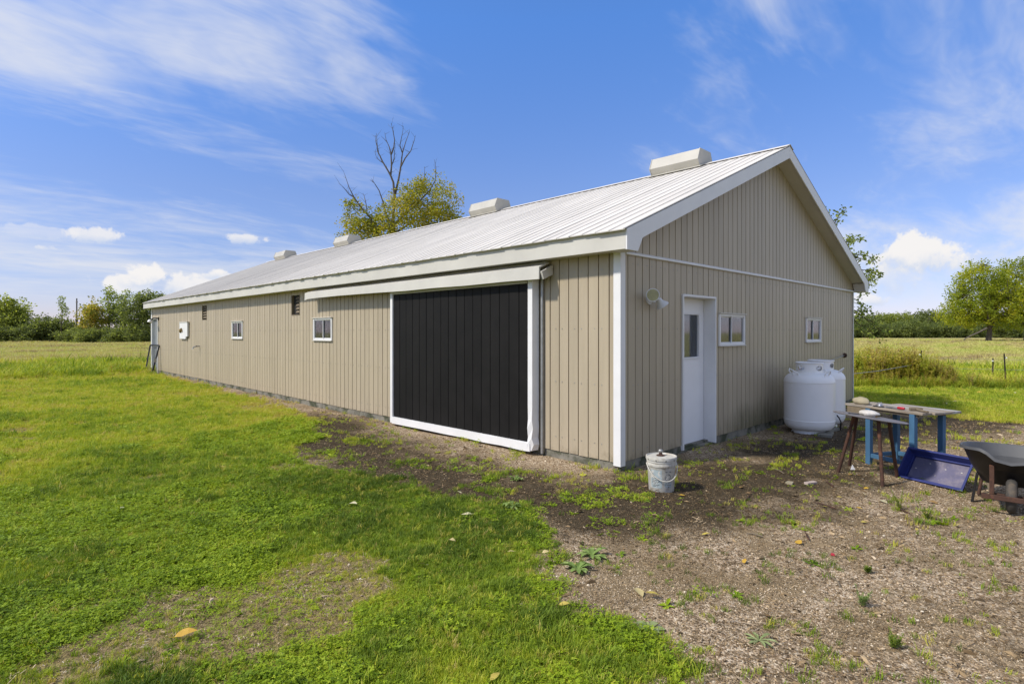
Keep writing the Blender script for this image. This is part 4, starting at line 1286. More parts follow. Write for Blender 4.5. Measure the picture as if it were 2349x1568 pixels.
# ------------------------------------------------------------------ trees
def leaves_mesh(name, centres, n_per, rad, size, mat, seed, up=.35, flat=.75, aspect=.62):
    """leaf blades in clumps round the given points; each leaf is a bent pair of triangles"""
    g = np.random.default_rng(seed)
    C = np.asarray(centres, float)
    if C.shape[1] == 3: C = np.hstack([C, np.ones((len(C), 1))])
    k = np.repeat(np.arange(len(C)), np.maximum(1, (n_per * C[:, 3] ** 2).astype(int)))
    n = len(k)
    d = g.normal(size=(n, 3)); d /= np.linalg.norm(d, axis=1, keepdims=True) + 1e-9
    r = g.random(n) ** .5
    p = C[k, :3] + d * (r * rad * C[k, 3])[:, None] * np.array([1, 1, flat])
    ax = g.normal(size=(n, 3)); ax[:, 2] = ax[:, 2] * .6 - .25 + up * d[:, 2]; ax += d * .6
    ax /= np.linalg.norm(ax, axis=1, keepdims=True)
    sd_ = np.cross(ax, g.normal(size=(n, 3))); sd_ /= np.linalg.norm(sd_, axis=1, keepdims=True) + 1e-9
    nr = np.cross(ax, sd_)
    s = size * g.uniform(.6, 1.3, n)[:, None]
    a = p; b_ = p + ax * s * .5 + sd_ * s * aspect * .5 + nr * s * .08; c = p + ax * s; e = p + ax * s * .5 - sd_ * s * aspect * .5 + nr * s * .08
    V = np.stack([a, b_, c, e], 1).reshape(-1, 3)
    Q = np.arange(4 * n).reshape(-1, 4)
    return np_mesh(name, V, Q, mat)

def limb_path(a, b_, rr, sag=.12, k=5):
    a, b_ = Vector(a), Vector(b_); ln = (b_ - a).length
    out_ = []
    for i in range(k + 1):
        t = i / k
        p = a.lerp(b_, t)
        if 0 < i < k: p += Vector((rr.uniform(-1, 1), rr.uniform(-1, 1), rr.uniform(-.5, 1))) * ln * sag * .5
        p.z += math.sin(math.pi * t) * ln * sag * .5
        out_.append(p)
    return out_

def tree_meshes(name, seed, trunk_h, trunk_r, ellips, ncl, n_per, rad, leaf, leafmat, barkmat, lean=(0, 0), limbs=9, shell=.55, jitter=.3):
    """trunk and limbs as one mesh, the leaf clumps as another; ellips is a list of (cx, cy, cz, rx, ry, rz)"""
    rr = random.Random(seed)
    tm = MB()
    top = Vector((lean[0], lean[1], trunk_h))
    tp_ = limb_path((0, 0, -.2), top, rr, .05, 6)
    tm.tube(tp_, [trunk_r * (1.25 if i == 0 else 1 - .45 * i / 6) for i in range(7)], 9)
    cl = []
    vols = [e[3] * e[4] * e[5] for e in ellips]
    for e, v in zip(ellips, vols):
        for _ in range(max(3, int(ncl * v / sum(vols)))):
            while True:
                q = Vector((rr.gauss(0, 1), rr.gauss(0, 1), rr.gauss(0, 1))).normalized()
                if q.z > -.75: break
            r_ = (shell + (1 - shell) * rr.random()) if rr.random() < .75 else rr.random()
            r_ *= 1 + rr.uniform(-jitter, jitter) * .5
            cl.append((e[0] + q.x * e[3] * r_, e[1] + q.y * e[4] * r_, e[2] + q.z * e[5] * r_, rr.uniform(.55, 1.25)))
    ends = [cl[rr.randrange(len(cl))] for _ in range(limbs)]
    nodes = [(Vector(p), trunk_r * .5) for p in tp_[3:]]
    for e in ends:
        st = tp_[rr.randrange(3, 7)]
        pts = limb_path(st, Vector(e[:3]) * .92 + Vector(st) * .08, rr, .16, 5)
        tm.tube(pts, [max(.012, trunk_r * .46 * (1 - .82 * i / 5)) for i in range(6)], 6)
        nodes += [(p, .1) for p in pts[2:]]
    for c in cl:
        p = Vector(c[:3]); q = min(nodes, key=lambda n_: (n_[0] - p).length_squared)[0]
        tm.tube([q, q.lerp(p, .5) + Vector((0, 0, (p - q).length * .06)), p], [max(.010, trunk_r * .10), max(.007, trunk_r * .06), .004], 4, cap=False)
    return tm.mesh("trunk", barkmat, True), leaves_mesh("crown", cl, n_per, rad, leaf, leafmat, seed)

def place_tree(name, label, meshes, loc, rz=0.0, scale=1.0, group=None):
    t = thing(name, label, "tree", loc, rz, group)
    t.scale = (scale, scale, scale) if not isinstance(scale, tuple) else scale
    link("trunk", meshes[0], t); link("crown", meshes[1], t)
    return t

G1 = leaf_mat("green_leaves", [(0, (0.081, 0.101, 0.034)), (.45, (0.230, 0.270, 0.061)), (.8, (0.419, 0.459, 0.095)), (1, (0.675, 0.648, 0.135))], .55, patch=.45, pscale=.5)
G2 = leaf_mat("dark_leaves", [(0, (0.069, 0.087, 0.040)), (.5, (0.168, 0.206, 0.069)), (1, (0.374, 0.412, 0.112))], .55, patch=.4, pscale=.5)
G3 = leaf_mat("rusty_leaves", [(0, (0.133, 0.141, 0.036)), (.4, (0.311, 0.336, 0.069)), (.7, (0.581, 0.446, 0.105)), (1, (0.720, 0.515, 0.133))], .55, patch=.5, pscale=.6)
G4 = leaf_mat("yellow_green_leaves", [(0, (.10, .15, .02)), (.35, (.25, .31, .03)), (.7, (.44, .45, .04)), (1, (.70, .56, .06))], .55, patch=.62, pscale=.28)
G5 = leaf_mat("ochre_green_leaves", [(0, (.09, .12, .02)), (.35, (.21, .235, .03)), (.72, (.42, .36, .05)), (1, (.58, .43, .10))], .55, patch=.5, pscale=.35)
G6 = leaf_mat("fresh_leaves", [(0, (0.078, 0.111, 0.039)), (.5, (0.221, 0.273, 0.072)), (1, (0.520, 0.559, 0.130))], .55, patch=.3, pscale=.8)

def far(x, d):
    """ground point at a bearing, from the view's own geometry"""
    f, cx = 1308.76, 1174.0
    a = R_(YAW)
    l = (x - cx) / f * d
    return (CAM[0] + math.cos(a) * d + math.sin(a) * l, CAM[1] + math.sin(a) * d - math.cos(a) * l)
def gl(x, d):
    p = far(x, d)
    return (p[0], p[1], gzs(*p) - .05)

# left tree line, about ninety metres off
tA = tree_meshes("a", 1, 3.2, .22, [(0, 0, 3.9, 3.0, 3.0, 3.3), (-.9, .3, 6.4, 1.3, 1.3, 1.7), (1.2, 0, 2.6, 2.4, 2.2, 2.3)], 170, 44, .85, .36, G1, MAT['bark'])
tB = tree_meshes("b", 2, 1.5, .15, [(0, 0, 1.9, 2.8, 2.2, 1.9), (1.6, .4, 1.7, 2.2, 1.8, 1.6), (.4, 0, .7, 3.0, 2.2, .8)], 150, 46, .8, .32, G2, MAT['bark'])
tC = tree_meshes("c", 3, 2.6, .16, [(0, 0, 3.3, 2.1, 2.0, 2.7), (.3, 0, 5.4, 1.0, 1.0, 1.3)], 110, 36, .75, .32, G3, MAT['bark'])
tD = tree_meshes("d", 4, 4.4, .15, [(0, 0, 3.6, 1.7, 1.7, 2.9), (.2, 0, 6.6, 1.1, 1.1, 1.5), (-.5, 0, 7.8, .7, .7, .9)], 95, 26, .65, .30, G6, MAT['bark'], limbs=12)
tE = tree_meshes("e", 5, 3.6, .22, [(0, 0, 4.0, 2.7, 2.5, 3.5), (.5, 0, 6.9, 1.5, 1.4, 1.5)], 165, 42, .8, .34, G2, MAT['bark'])
tS = tree_meshes("s", 6, 5.6, .06, [(0, 0, 5.6, .55, .55, 1.5), (.4, 0, 4.2, .7, .7, .8)], 30, 14, .4, .26, G6, MAT['bark'], limbs=5)
LT = "trees along the far edge of the left field"
for nm, lab, ms, x, d, rz, sc_ in (
        ("broadleaf_tree", "full green tree at the very left edge of the far tree line", tA, 28, 90, .4, 1.0),
        ("broadleaf_tree", "green tree cut by the left edge of the picture", tA, -75, 92, 2.4, .95),
        ("shrub_tree", "low dark bushy tree right of the full green one at far left", tB, 100, 89, .2, 1.05),
        ("shrub_tree", "low dark bushy tree around the foot of the thin sapling", tB, 148, 90, 2.6, 1.0),
        ("sapling", "thin sparse sapling rising above the dark bushes", tS, 141, 88, 0, 1.05),
        ("broadleaf_tree", "rusty tinged tree right of the utility pole", tC, 212, 89, .9, 1.05),
        ("broadleaf_tree", "tall thin-topped tree in the gap before the barn's far end", tD, 250, 91, .5, 1.08),
        ("broadleaf_tree", "second thin-topped tree, nearer the barn's far end", tD, 288, 93, 2.9, 1.02),
        ("broadleaf_tree", "dense dark tree right at the barn's far corner", tE, 322, 86, .3, .98),
        ("broadleaf_tree", "dark tree whose tip peeks over the barn's far roof edge", tE, 372, 92, 1.9, .98)):
    place_tree(nm, lab, ms, gl(x, d), rz, sc_, LT)
for i, (x, d, s_) in enumerate(((8, 86, .75), (62, 87, .8), (180, 87, .72), (205, 86, .7), (238, 87, .75), (272, 86, .72), (305, 88, .7), (340, 85, .72), (-40, 87, .75))):
    o = place_tree("hedge_shrub", "low dark shrub in the hedge under the left tree line", tB, gl(x, d), i * 1.3, (s_ * 1.1, s_ * 1.1, s_ * .85), "hedge shrubs under the left trees")
    o["category"] = "shrub"
p = gl(176, 96)
up_ = thing("utility_pole", "thin wooden utility pole between the left trees", "utility pole", p)
MB().tube([(0, 0, 0), (0, 0, 7.4)], [.13, .09], 8).build("pole", MAT['deadwood'], up_, True)
MB().box(-.06, .06, -.7, .7, 6.7, 6.82).build("crossarm", MAT['deadwood'], up_)
MB().box(-.16, .16, -.16, .16, 3.4, 4.1).build("transformer", MAT['deadwood'], up_, bevel=.03)

# far wood behind the right field, about 175 metres off
tF = tree_meshes("f", 11, 2.6, .25, [(0, 0, 4.2, 4.2, 3.6, 4.0), (2.2, 0, 3.0, 3.4, 3.0, 3.2), (0, 0, 1.6, 4.0, 3.0, 1.6)], 190, 40, 1.1, .52, G2, MAT['bark'])
tG = tree_meshes("g", 12, 3.0, .25, [(0, 0, 4.4, 3.6, 3.6, 4.3), (-2.4, 0, 3.0, 3.0, 3.0, 3.0), (0, 0, 1.6, 4.0, 3.0, 1.6)], 190, 40, 1.1, .52, G1, MAT['bark'])
xs = [1900, 1942, 1985, 2020, 2058, 2095, 2130, 2168, 2205, 2245, 2285, 2325, 2365, 2410, 2455]
for i, x in enumerate(xs):
    ms = (tF, tG)[(i * 7 % 5) % 2]
    o = place_tree("woodland_tree", "rounded green tree in the far wood behind the right field", ms, gl(x, 170 + (i * 37 % 17)), i * 2.1, (1.0 + (i * 13 % 5) * .04, 1.0, .84 + (i * 29 % 7) * .035), "trees of the far wood")
tH = [tF, tG]
for i, x in enumerate(range(1890, 2480, 22)):
    o = place_tree("woodland_shrub", "dark low growth along the foot of the far wood", tB, gl(x + (i * 17 % 11), 160 + (i * 23 % 9)), i * 1.7, (1.25, 1.25, 1.0 + (i * 11 % 5) * .08), "undergrowth of the far wood")
    o["category"] = "shrub"

# the lone spreading maple and its neighbour in the right field
mA = tree_meshes("m", 21, 4.2, .48, [(-3.2, 0, 6.6, 4.2, 3.8, 4.2), (-1.2, .5, 11.2, 4.4, 3.8, 3.4), (2.2, 0, 7.2, 3.4, 3.6, 4.6), (-5.6, 0, 4.6, 3.2, 2.8, 2.8), (2.6, 0, 4.0, 3.0, 2.8, 2.4), (-2.0, 0, 4.2, 3.0, 2.6, 1.8), (.4, 0, 2.6, .9, .9, 1.5)], 640, 38, .95, .34, G4, MAT['bark'], limbs=18)
mB = tree_meshes("n", 22, 5.2, .45, [(0, 0, 11.4, 4.6, 4.4, 4.0), (.5, 0, 6.6, 4.6, 4.2, 3.6), (-3.0, 0, 8.6, 2.6, 2.6, 2.2), (0, 0, 3.6, 4.2, 3.4, 2.2)], 460, 38, .95, .34, G4, MAT['bark'], limbs=18)
place_tree("maple_tree", "big spreading yellow-green maple standing in the right field", mA, gl(2268, 103), R_(YAW - 90))
place_tree("maple_tree", "taller yellow-green maple at the right edge, behind the spreading one", mB, gl(2352, 106), R_(YAW - 90), 1.04)
fb = MB().tube([(0, 0, 0), (.9, .1, .75), (2.0, .0, 1.35), (3.3, 0, 1.9), (4.6, 0, 2.6)], [.05, .09, .12, .15, .18], 8)
o = fb.build("fallen_branch", MAT['deadwood'], smooth=True); o.location = gl(2203, 101); o.location.z += .03; o.rotation_euler = (0, 0, R_(YAW - 90))
tag(o, "bare grey branch hanging from the spreading maple down to the field", "branch")

# half-dead tree behind the barn roof: drawn limb by limb
dd = 38.0
base = far(905, dd)
k_ = dd / 1308.76
def dp(x, y, depth=0.0):
    """local point of the dead tree: picture offsets read as metres at the tree's own distance"""
    return Vector(((x - 905) * k_, depth, (762.3 - y) * k_ + 1.6 - gzs(*base)))
dt = thing("half_dead_tree", "half-dead tree with bare grey top branches over ochre foliage behind the roof", "tree", (base[0], base[1], gzs(*base)), R_(YAW - 90))
rr = random.Random(9)
limbs_ = [
    ([(905, 790), (904, 700), (903, 600), (899, 540), (900, 515)], .30, .20),
    ([(900, 515), (903, 480), (905, 450), (903, 420), (896, 402), (880, 375), (868, 350), (867, 330), (866, 310)], .17, .015),
    ([(905, 450), (913, 415), (918, 385), (922, 350), (930, 322), (938, 300)], .13, .015),
    ([(896, 402), (898, 380), (897, 355), (893, 338), (886, 322), (883, 305)], .10, .012),
    ([(897, 355), (904, 340), (907, 325), (903, 300), (901, 290)], .085, .012),
    ([(898, 380), (904, 365), (905, 350), (907, 330)], .06, .012),
    ([(918, 385), (930, 365), (944, 350), (952, 330), (957, 318)], .085, .010),
    ([(922, 350), (918, 335), (924, 312), (928, 296)], .06, .010),
    ([(880, 375), (872, 370), (864, 362), (860, 350)], .05, .010),
    ([(868, 350), (862, 325), (862, 312)], .05, .009),
    ([(899, 520), (885, 490), (880, 465), (872, 440), (862, 424), (853, 418)], .11, .012),
    ([(870, 545), (850, 500), (830, 478), (815, 455), (806, 435), (795, 400)], .15, .012),
    ([(815, 455), (802, 447), (790, 432), (782, 424)], .07, .010),
    ([(842, 490), (838, 465), (833, 448), (829, 440)], .06, .010),
    ([(900, 520), (935, 480), (958, 455), (970, 425), (973, 400), (972, 380)], .12, .012),
    ([(920, 500), (955, 470), (985, 440), (1000, 415), (1001, 390), (998, 370)], .11, .012),
    ([(900, 530), (860, 515), (845, 505)], .09, .02), ([(899, 540), (950, 505), (1000, 485), (1030, 470)], .12, .02)]
tm = MB()
for pts, ra, rb in limbs_:
    dph = 0.0; q = []
    slope = rr.uniform(-.5, .5)
    for i, (x, y) in enumerate(pts):
        q.append(dp(x, y, slope * i * .35 if ra < .25 else 0))
    tm.tube(q, [(ra + (rb - ra) * i / (len(q) - 1)) * (.62 if ra < .25 else 1) for i in range(len(q))], 7)
    if ra < .2:
        for i in range(1, len(q)):
            for _ in range(2):
                s_ = q[i - 1].lerp(q[i], rr.random()); e_ = s_ + Vector((rr.uniform(-.45, .45), rr.uniform(-.45, .45), rr.uniform(.05, .55)))
                tm.tube([s_, e_], [.011, .004], 4, cap=False)
tm.build("trunk", MAT['deadwood'], dt, True)
cl = []
for (x, y, rx, ry, nn_) in ((930, 490, 75, 60, 105), (985, 470, 65, 65, 90), (1010, 505, 45, 45, 45), (870, 520, 60, 40, 60), (830, 535, 40, 30, 35), (800, 505, 18, 14, 9), (808, 470, 16, 18, 9), (960, 430, 40, 26, 22), (795, 545, 16, 8, 6), (1040, 515, 26, 24, 12)):
    for _ in range(nn_):
        a = rr.uniform(0, 6.28); b_ = rr.uniform(-1, 1); r_ = rr.random() ** .4
        v = Vector((math.cos(a) * math.sqrt(1 - b_ * b_), math.sin(a) * math.sqrt(1 - b_ * b_), b_)) * r_
        c = dp(x + v.x * rx, y - v.z * ry, v.y * rx * k_)
        cl.append((c.x, c.y, c.z, rr.uniform(.6, 1.2)))
link("crown", leaves_mesh("crown", cl, 50, .55, .15, G5, 33), dt)

# the broad-leaved tree close behind the gable's right edge
near = far(1872, 22.0)
nt_ = thing("broadleaf_tree", "leafy green tree reaching out from behind the gable's right roof edge", "tree", (near[0], near[1], gzs(*near)), R_(YAW - 90))
rr = random.Random(14)
kk = 22 / 1308.76
def npnt(x, y, d=0): return Vector(((x - 1872) * kk, d, (762.3 - y) * kk + 1.6 - gzs(*near)))
tm = MB(); cl = []
tr_ = [npnt(1872, 880), npnt(1873, 760), npnt(1868, 660), npnt(1872, 560), npnt(1870, 480)]
tm.tube(tr_, [.20, .16, .13, .09, .03], 9)
boughs = [(1936, 478, 0, .5), (1905, 470, .6, .5), (1962, 548, .2, .8), (1948, 575, .5, 1), (1985, 590, -.2, .9), (2005, 600, .1, .7), (1990, 615, .4, 1), (2020, 628, 0, .8), (2008, 645, .3, .8), (1985, 640, -.3, 1), (1990, 662, .1, .8), (1960, 620, .2, 1.1), (1955, 650, -.4, 1.1),
          (1975, 700, 0, .7), (1995, 705, .3, .8), (1965, 735, .2, 1.2), (2010, 750, .1, .9), (2035, 765, .2, .6), (1985, 760, -.2, 1.1), (1960, 770, .5, 1.1), (1940, 640, 0, 1.2), (1935, 560, -.3, 1.1), (1930, 720, 0, 1.2), (1850, 560, .4, 1.2), (1830, 640, 0, 1.2), (1800, 600, .6, 1.1), (1840, 700, -.4, 1.2), (1880, 620, -1, 1.2), (1880, 680, 1, 1.2), (1900, 560, .9, 1.1)]
for x, y, d, w_ in boughs:
    e_ = npnt(x, y, d)
    st = tr_[2].lerp(tr_[3], min(1, max(-.6, (680 - y) / 120)) * .6 + .2)
    pts = limb_path(st, e_, rr, .10, 5)
    tm.tube(pts, [.045, .036, .028, .020, .012, .006], 6)
    for i in range(2, 6):
        for _ in range(3 if i < 5 else 2):
            q = pts[i] + Vector((rr.gauss(0, .13), rr.gauss(0, .16), rr.gauss(0, .10)))
            cl.append((q.x, q.y, q.z, rr.uniform(.5, .95) * (.75 + .35 * w_)))
            tm.tube([pts[i], q], [.008, .003], 4, cap=False)
tm.build("trunk", MAT['bark'], nt_, True)
link("crown", leaves_mesh("crown", cl, 26, .24, .125, G6, 44, aspect=.6), nt_)

# ------------------------------------------------------------------ fence with steel posts
fnc = thing("wire_fence", "low wire fence on dark steel posts along the weeds behind the right lawn", "fence", (0, 0, 0))
FP = [(16.45, -.10, 1.10), (17.35, -2.12, 1.04), (19.3, -1.62, .80), (15.0, 2.6, 1.05), (18.6, -4.6, 1.05)]
pmh = MB(); pmh.box(-.022, .022, -.004, .004, -.2, 1.0); pmh.box(-.004, .004, .004, .03, -.2, 1.0)
pmh = pmh.mesh("post", MAT['postmetal'])
for i, (x, y, h) in enumerate(FP):
    o = link("post", pmh, fnc, loc=(x, y, gzs(x, y)), rot=(R_((2, -3, 1, 0, 2)[i]), R_((1, -2, 3, 0, 1)[i]), .3)); o.scale = (1, 1, h)
    ins = MB().box(-.028, .028, -.012, .036, .86 * h, .90 * h).build("insulator", MAT['white'], fnc); ins.location = (x, y, gzs(x, y))
for hgt in (.55, .86):
    pts = []
    for (x, y, h) in [FP[3], FP[0], FP[1], FP[4]]:
        pts.append((x, y, gzs(x, y) + hgt))
    MB().tube(pts, .004, 5).build("wire", MAT['galv'], fnc)
tag(MB().tube([(9.75, 1.6, .50), (11.5, .95, .42), (13.6, .45, .47), (16.43, -.08, .60)], .009, 5).build("rope", MAT['galv'], smooth=True), "pale sagging rope stretched from behind the barn to the first fence post", "rope")

# ------------------------------------------------------------------ ground cover scattered by stored points
def scatter(name, pts, rot, scl, idx, tint, protos, label, cat):
    me = bpy.data.meshes.new(name)
    me.vertices.add(len(pts))
    me.vertices.foreach_set("co", np.asarray(pts, np.float32).ravel())
    for nm, ty, arr, key in (("rot", 'FLOAT_VECTOR', rot, "vector"), ("scl", 'FLOAT', scl, "value"), ("idx", 'INT', idx, "value"), ("tint", 'FLOAT', tint, "value")):
        a = me.attributes.new(nm, ty, 'POINT')
        a.data.foreach_set(key, np.asarray(arr, np.int32 if ty == 'INT' else np.float32).ravel())
    me.update()
    o = link(name, me)
    col_ = bpy.data.collections.new(name + "_pieces")
    for i, pme in enumerate(protos):
        po = bpy.data.objects.new("%s_piece_%02d" % (name, i), pme); col_.objects.link(po)
    ng = bpy.data.node_groups.new(name + "_scatter", 'GeometryNodeTree')
    ng.interface.new_socket("Geometry", in_out='INPUT', socket_type='NodeSocketGeometry')
    ng.interface.new_socket("Geometry", in_out='OUTPUT', socket_type='NodeSocketGeometry')
    gi = ng.nodes.new("NodeGroupInput"); go = ng.nodes.new("NodeGroupOutput")
    ci = ng.nodes.new("GeometryNodeCollectionInfo"); ci.inputs["Collection"].default_value = col_
    ci.inputs["Separate Children"].default_value = True; ci.inputs["Reset Children"].default_value = True
    ip = ng.nodes.new("GeometryNodeInstanceOnPoints"); ip.inputs["Pick Instance"].default_value = True
    def na(nm, ty):
        n = ng.nodes.new("GeometryNodeInputNamedAttribute"); n.data_type = ty; n.inputs["Name"].default_value = nm
        return n.outputs["Attribute"]
    ng.links.new(gi.outputs[0], ip.inputs["Points"]); ng.links.new(ci.outputs[0], ip.inputs["Instance"])
    ng.links.new(na("idx", 'INT'), ip.inputs["Instance Index"]); ng.links.new(na("rot", 'FLOAT_VECTOR'), ip.inputs["Rotation"]); ng.links.new(na("scl", 'FLOAT'), ip.inputs["Scale"])
    ng.links.new(ip.outputs[0], go.inputs[0])
    md = o.modifiers.new("scatter", 'NODES'); md.node_group = ng
    return tag(o, label, cat, kind="stuff")

def sample(n0, r0, r1, half_deg, rho, seed):
    """points on the ground round the camera's foot, thinning with distance"""
    g = np.random.default_rng(seed)
    rs = np.linspace(r0, r1, 400); w = rs * rho(rs); w /= w.sum()
    r = g.choice(rs, n0, p=w) + g.uniform(-.5, .5, n0) * (r1 - r0) / 400
    hd = np.where(r < 5, half_deg + 10, half_deg)
    a = R_(YAW) + np.radians(g.uniform(-1, 1, n0) * hd)
    return CAM[0] + r * np.cos(a), CAM[1] + r * np.sin(a), r, g

def blade_tuft(seed, nb, h0, h1, spread, w, bend, up=.25):
    g = random.Random(seed); m_ = MB()
    for _ in range(nb):
        a = g.uniform(0, 6.28); rr_ = g.random() ** .5 * spread
        bx_, by_ = rr_ * math.cos(a), rr_ * math.sin(a)
        d = g.uniform(0, 6.28); h = g.uniform(h0, h1); b_ = g.uniform(.2, 1) * bend * h
        dx_, dy_ = math.cos(d), math.sin(d); px_, py_ = -dy_ * w * .5, dx_ * w * .5
        m_.add([(bx_ - px_, by_ - py_, -.006), (bx_ + px_, by_ + py_, -.006), (bx_ + dx_ * b_ * .35 + px_ * .8, by_ + dy_ * b_ * .35 + py_ * .8, h * .58),
                (bx_ + dx_ * b_ * .35 - px_ * .8, by_ + dy_ * b_ * .35 - py_ * .8, h * .58), (bx_ + dx_ * b_, by_ + dy_ * b_, h * (1 - .35 * bend * g.random()))], [(0, 1, 2, 3), (3, 2, 4)])
    return m_
def clover(seed, nl, h, spread, ls):
    g = random.Random(seed); m_ = MB()
    for _ in range(nl):
        a = g.uniform(0, 6.28); r_ = g.random() ** .5 * spread; c = Vector((r_ * math.cos(a), r_ * math.sin(a), h * g.uniform(.45, 1)))
        a0 = g.uniform(0, 6.28); tx_, ty_ = g.uniform(-.5, .5), g.uniform(-.5, .5)
        for j in range(3):
            q = a0 + j * 2.094; s_ = ls * g.uniform(.8, 1.15)
            u = Vector((math.cos(q), math.sin(q), 0)); v = Vector((-u.y, u.x, 0))
            tl_ = lambda p: p + Vector((0, 0, (p - c).x * tx_ + (p - c).y * ty_))
            m_.add([tl_(c), tl_(c + u * s_ * .6 - v * s_ * .5), tl_(c + u * s_ * 1.05 - v * s_ * .15), tl_(c + u * s_ * 1.05 + v * s_ * .15), tl_(c + u * s_ * .6 + v * s_ * .5)], [(0, 1, 2, 3, 4)])
    return m_

GRASS = tint_mat("lawn_grass", [(0, (.56, .42, .18)), (.14, (.56, .50, .10)), (.32, (.50, .535, .042)), (.60, (.26, .355, .030)), (1, (.085, .140, .016))], .32, jit=.30)
CLOV = tint_mat("clover_leaves", [(0, (.50, .48, .05)), (.4, (.33, .42, .016)), (.75, (.21, .31, .012)), (1, (.10, .17, .010))], .28, jit=.3)
gp_ = [blade_tuft(100 + i, 16, .022, .050, .035, .0042, .75).mesh("t", GRASS) for i in range(5)] + [blade_tuft(110 + i, 14, .035, .085, .03, .0046, .9).mesh("t", GRASS) for i in range(3)]
def plantain(seed):
    g_ = random.Random(seed); m_ = MB()
    for i in range(g_.randint(6, 9)):
        a = i * 2.4 + g_.uniform(-.4, .4); l_ = g_.uniform(.035, .065); w_ = l_ * g_.uniform(.28, .45); u = Vector((math.cos(a), math.sin(a), 0)); v = Vector((-u.y, u.x, 0)); e_ = g_.uniform(.15, .7)
        p0 = Vector((0, 0, .003)); p1 = u * l_ * .5 + Vector((0, 0, l_ * .5 * e_)); p2 = u * l_ + Vector((0, 0, l_ * .45 * e_))
        m_.add([p0, p1 - v * w_ * .5, p2, p1 + v * w_ * .5], [(0, 1, 2, 3)])
    return m_
pp_ = [plantain(130 + i).mesh("p", CLOV) for i in range(3)]
cp_ = [clover(120 + i, 9, .040, .05, .0105).mesh("c", CLOV) for i in range(4)]

x, y, r, g = sample(400000, 1.7, 34, 51, lambda q: np.minimum(1, (4.6 / q) ** 1.75), 5)
ya, da, stp, fi, dr, s2 = masks(x, y)
inb = (x > .0) & (x < W + .1) & (y > 0) & (y < L + .1)
w1 = fbm(x, y, 2.2, 60.0); w3 = fbm(x, y, .5, 70.0)
dens = (1 - ya) * (1 - .62 * dr) * (.45 + .9 * w1)
# weeds and stray tufts in the yard
dens = np.maximum(dens, ya * (.10 * sm(fbm(x, y, 2.6, 80.0), .60, .74) + .05 * sm(fbm(x, y, 5, 33.0), .5, .7)))
dens = np.maximum(dens, ya * .26 * da * sm(fbm(x, y, 2.4, 90.0), .50, .70) * (y > -.9) * (x < .3))
dens *= (1 - fi * .6)
keep = (g.random(len(x)) < dens) & ~inb
x, y, r, ya, dr, fi, w1, w3, s2 = [q[keep] for q in (x, y, r, ya, dr, fi, w1, w3, s2)]
n = len(x)
clv = sm(fbm(x, y, .9, 101.0) + .16 * np.exp(-(((x + 3.3) / .8) ** 2 + ((y + 1.2) / .9) ** 2)), .50, .64)
isc = (g.random(n) < clv * .75) & (r < 12)
tint = .70 + (w3 - .5) * .9 + (w1 - .5) * .45 + g.normal(0, .11, n)
tint = tint - .42 * dr * g.random(n) - .20 * ya * g.random(n) - .38 * sm(r, 4.5, 13)  # distant grass tinted lighter and yellower to paint in stronger sun
tint = np.where(isc, .62 + (w3 - .5) * .7 + g.normal(0, .12, n), tint)
tall = (sm(y, 20.5, 21.5) * (x < 4) + sm(s2, -.1, .5) * (x > 9))
scl = g.uniform(.65, 1.2, n) * (1 + .075 * np.maximum(0, r - 5)) * (.75 + .5 * w1) * (1 - .35 * dr) * (1 + 1.1 * np.clip(tall, 0, 1))
idx = np.where(isc, 8 + g.integers(0, 4, n), np.where(g.random(n) < .22 + .5 * np.clip(tall, 0, 1), 5 + g.integers(0, 3, n), g.integers(0, 5, n)))
pl_ = (g.random(n) < .035) & (r < 14)
idx = np.where(pl_, 12 + g.integers(0, 3, n), idx)
dead = (g.random(n) < .09 + .10 * dr) & ~pl_ & ~isc
tint = np.where(dead, g.uniform(0, .16, n), tint)
clump = fbm(x, y, 4.5, 150.0, 3)
scl = scl * (.50 + .62 * clump) * np.where(pl_, 1.15, 1.0)
tint = tint + (clump - .5) * .45
rot = np.stack([g.normal(0, .22, n), g.normal(0, .22, n), g.uniform(0, 6.28, n)], 1)
scatter("lawn_grass", np.stack([x, y, gz(x, y)], 1), rot, scl, idx, np.clip(tint, .02, .98), gp_ + cp_ + pp_, "short green lawn grass mixed with clover", "grass")

# straw, chips and crushed stone on the gravel and bare patches
DEB = tint_mat("yard_debris", [(0, (.045, .030, .015)), (.25, (.17, .110, .052)), (.5, (.40, .285, .155)), (.75, (.56, .44, .295)), (1, (.78, .68, .52))], 0, .85, jit=.10)
def stone_mesh(seed):
    g_ = random.Random(seed); bm = bmesh.new(); bmesh.ops.create_icosphere(bm, subdivisions=1, radius=1)
    for v in bm.verts: v.co = Vector((v.co.x * g_.uniform(.8, 1.25), v.co.y * g_.uniform(.6, 1.0), v.co.z * g_.uniform(.45, .75))) * .0075
    me = bpy.data.meshes.new("stone"); bm.to_mesh(me); bm.free(); me.materials.append(DEB); return me
def straw_mesh(seed):
    g_ = random.Random(seed); m_ = MB()
    for _ in range(5):
        a = g_.uniform(0, 6.28); ln = g_.uniform(.02, .055); c = Vector((g_.uniform(-.03, .03), g_.uniform(-.03, .03), .003 + g_.random() * .006)); u = Vector((math.cos(a), math.sin(a), g_.uniform(-.1, .2))) * ln; v = Vector((-u.y, u.x, 0)).normalized() * .0014
        m_.add([c - u * .5 - v, c - u * .5 + v, c + u * .5 + v + Vector((0, 0, .003)), c + u * .5 - v + Vector((0, 0, .003))], [(0, 1, 2, 3)])
    return m_.mesh("straw", DEB)
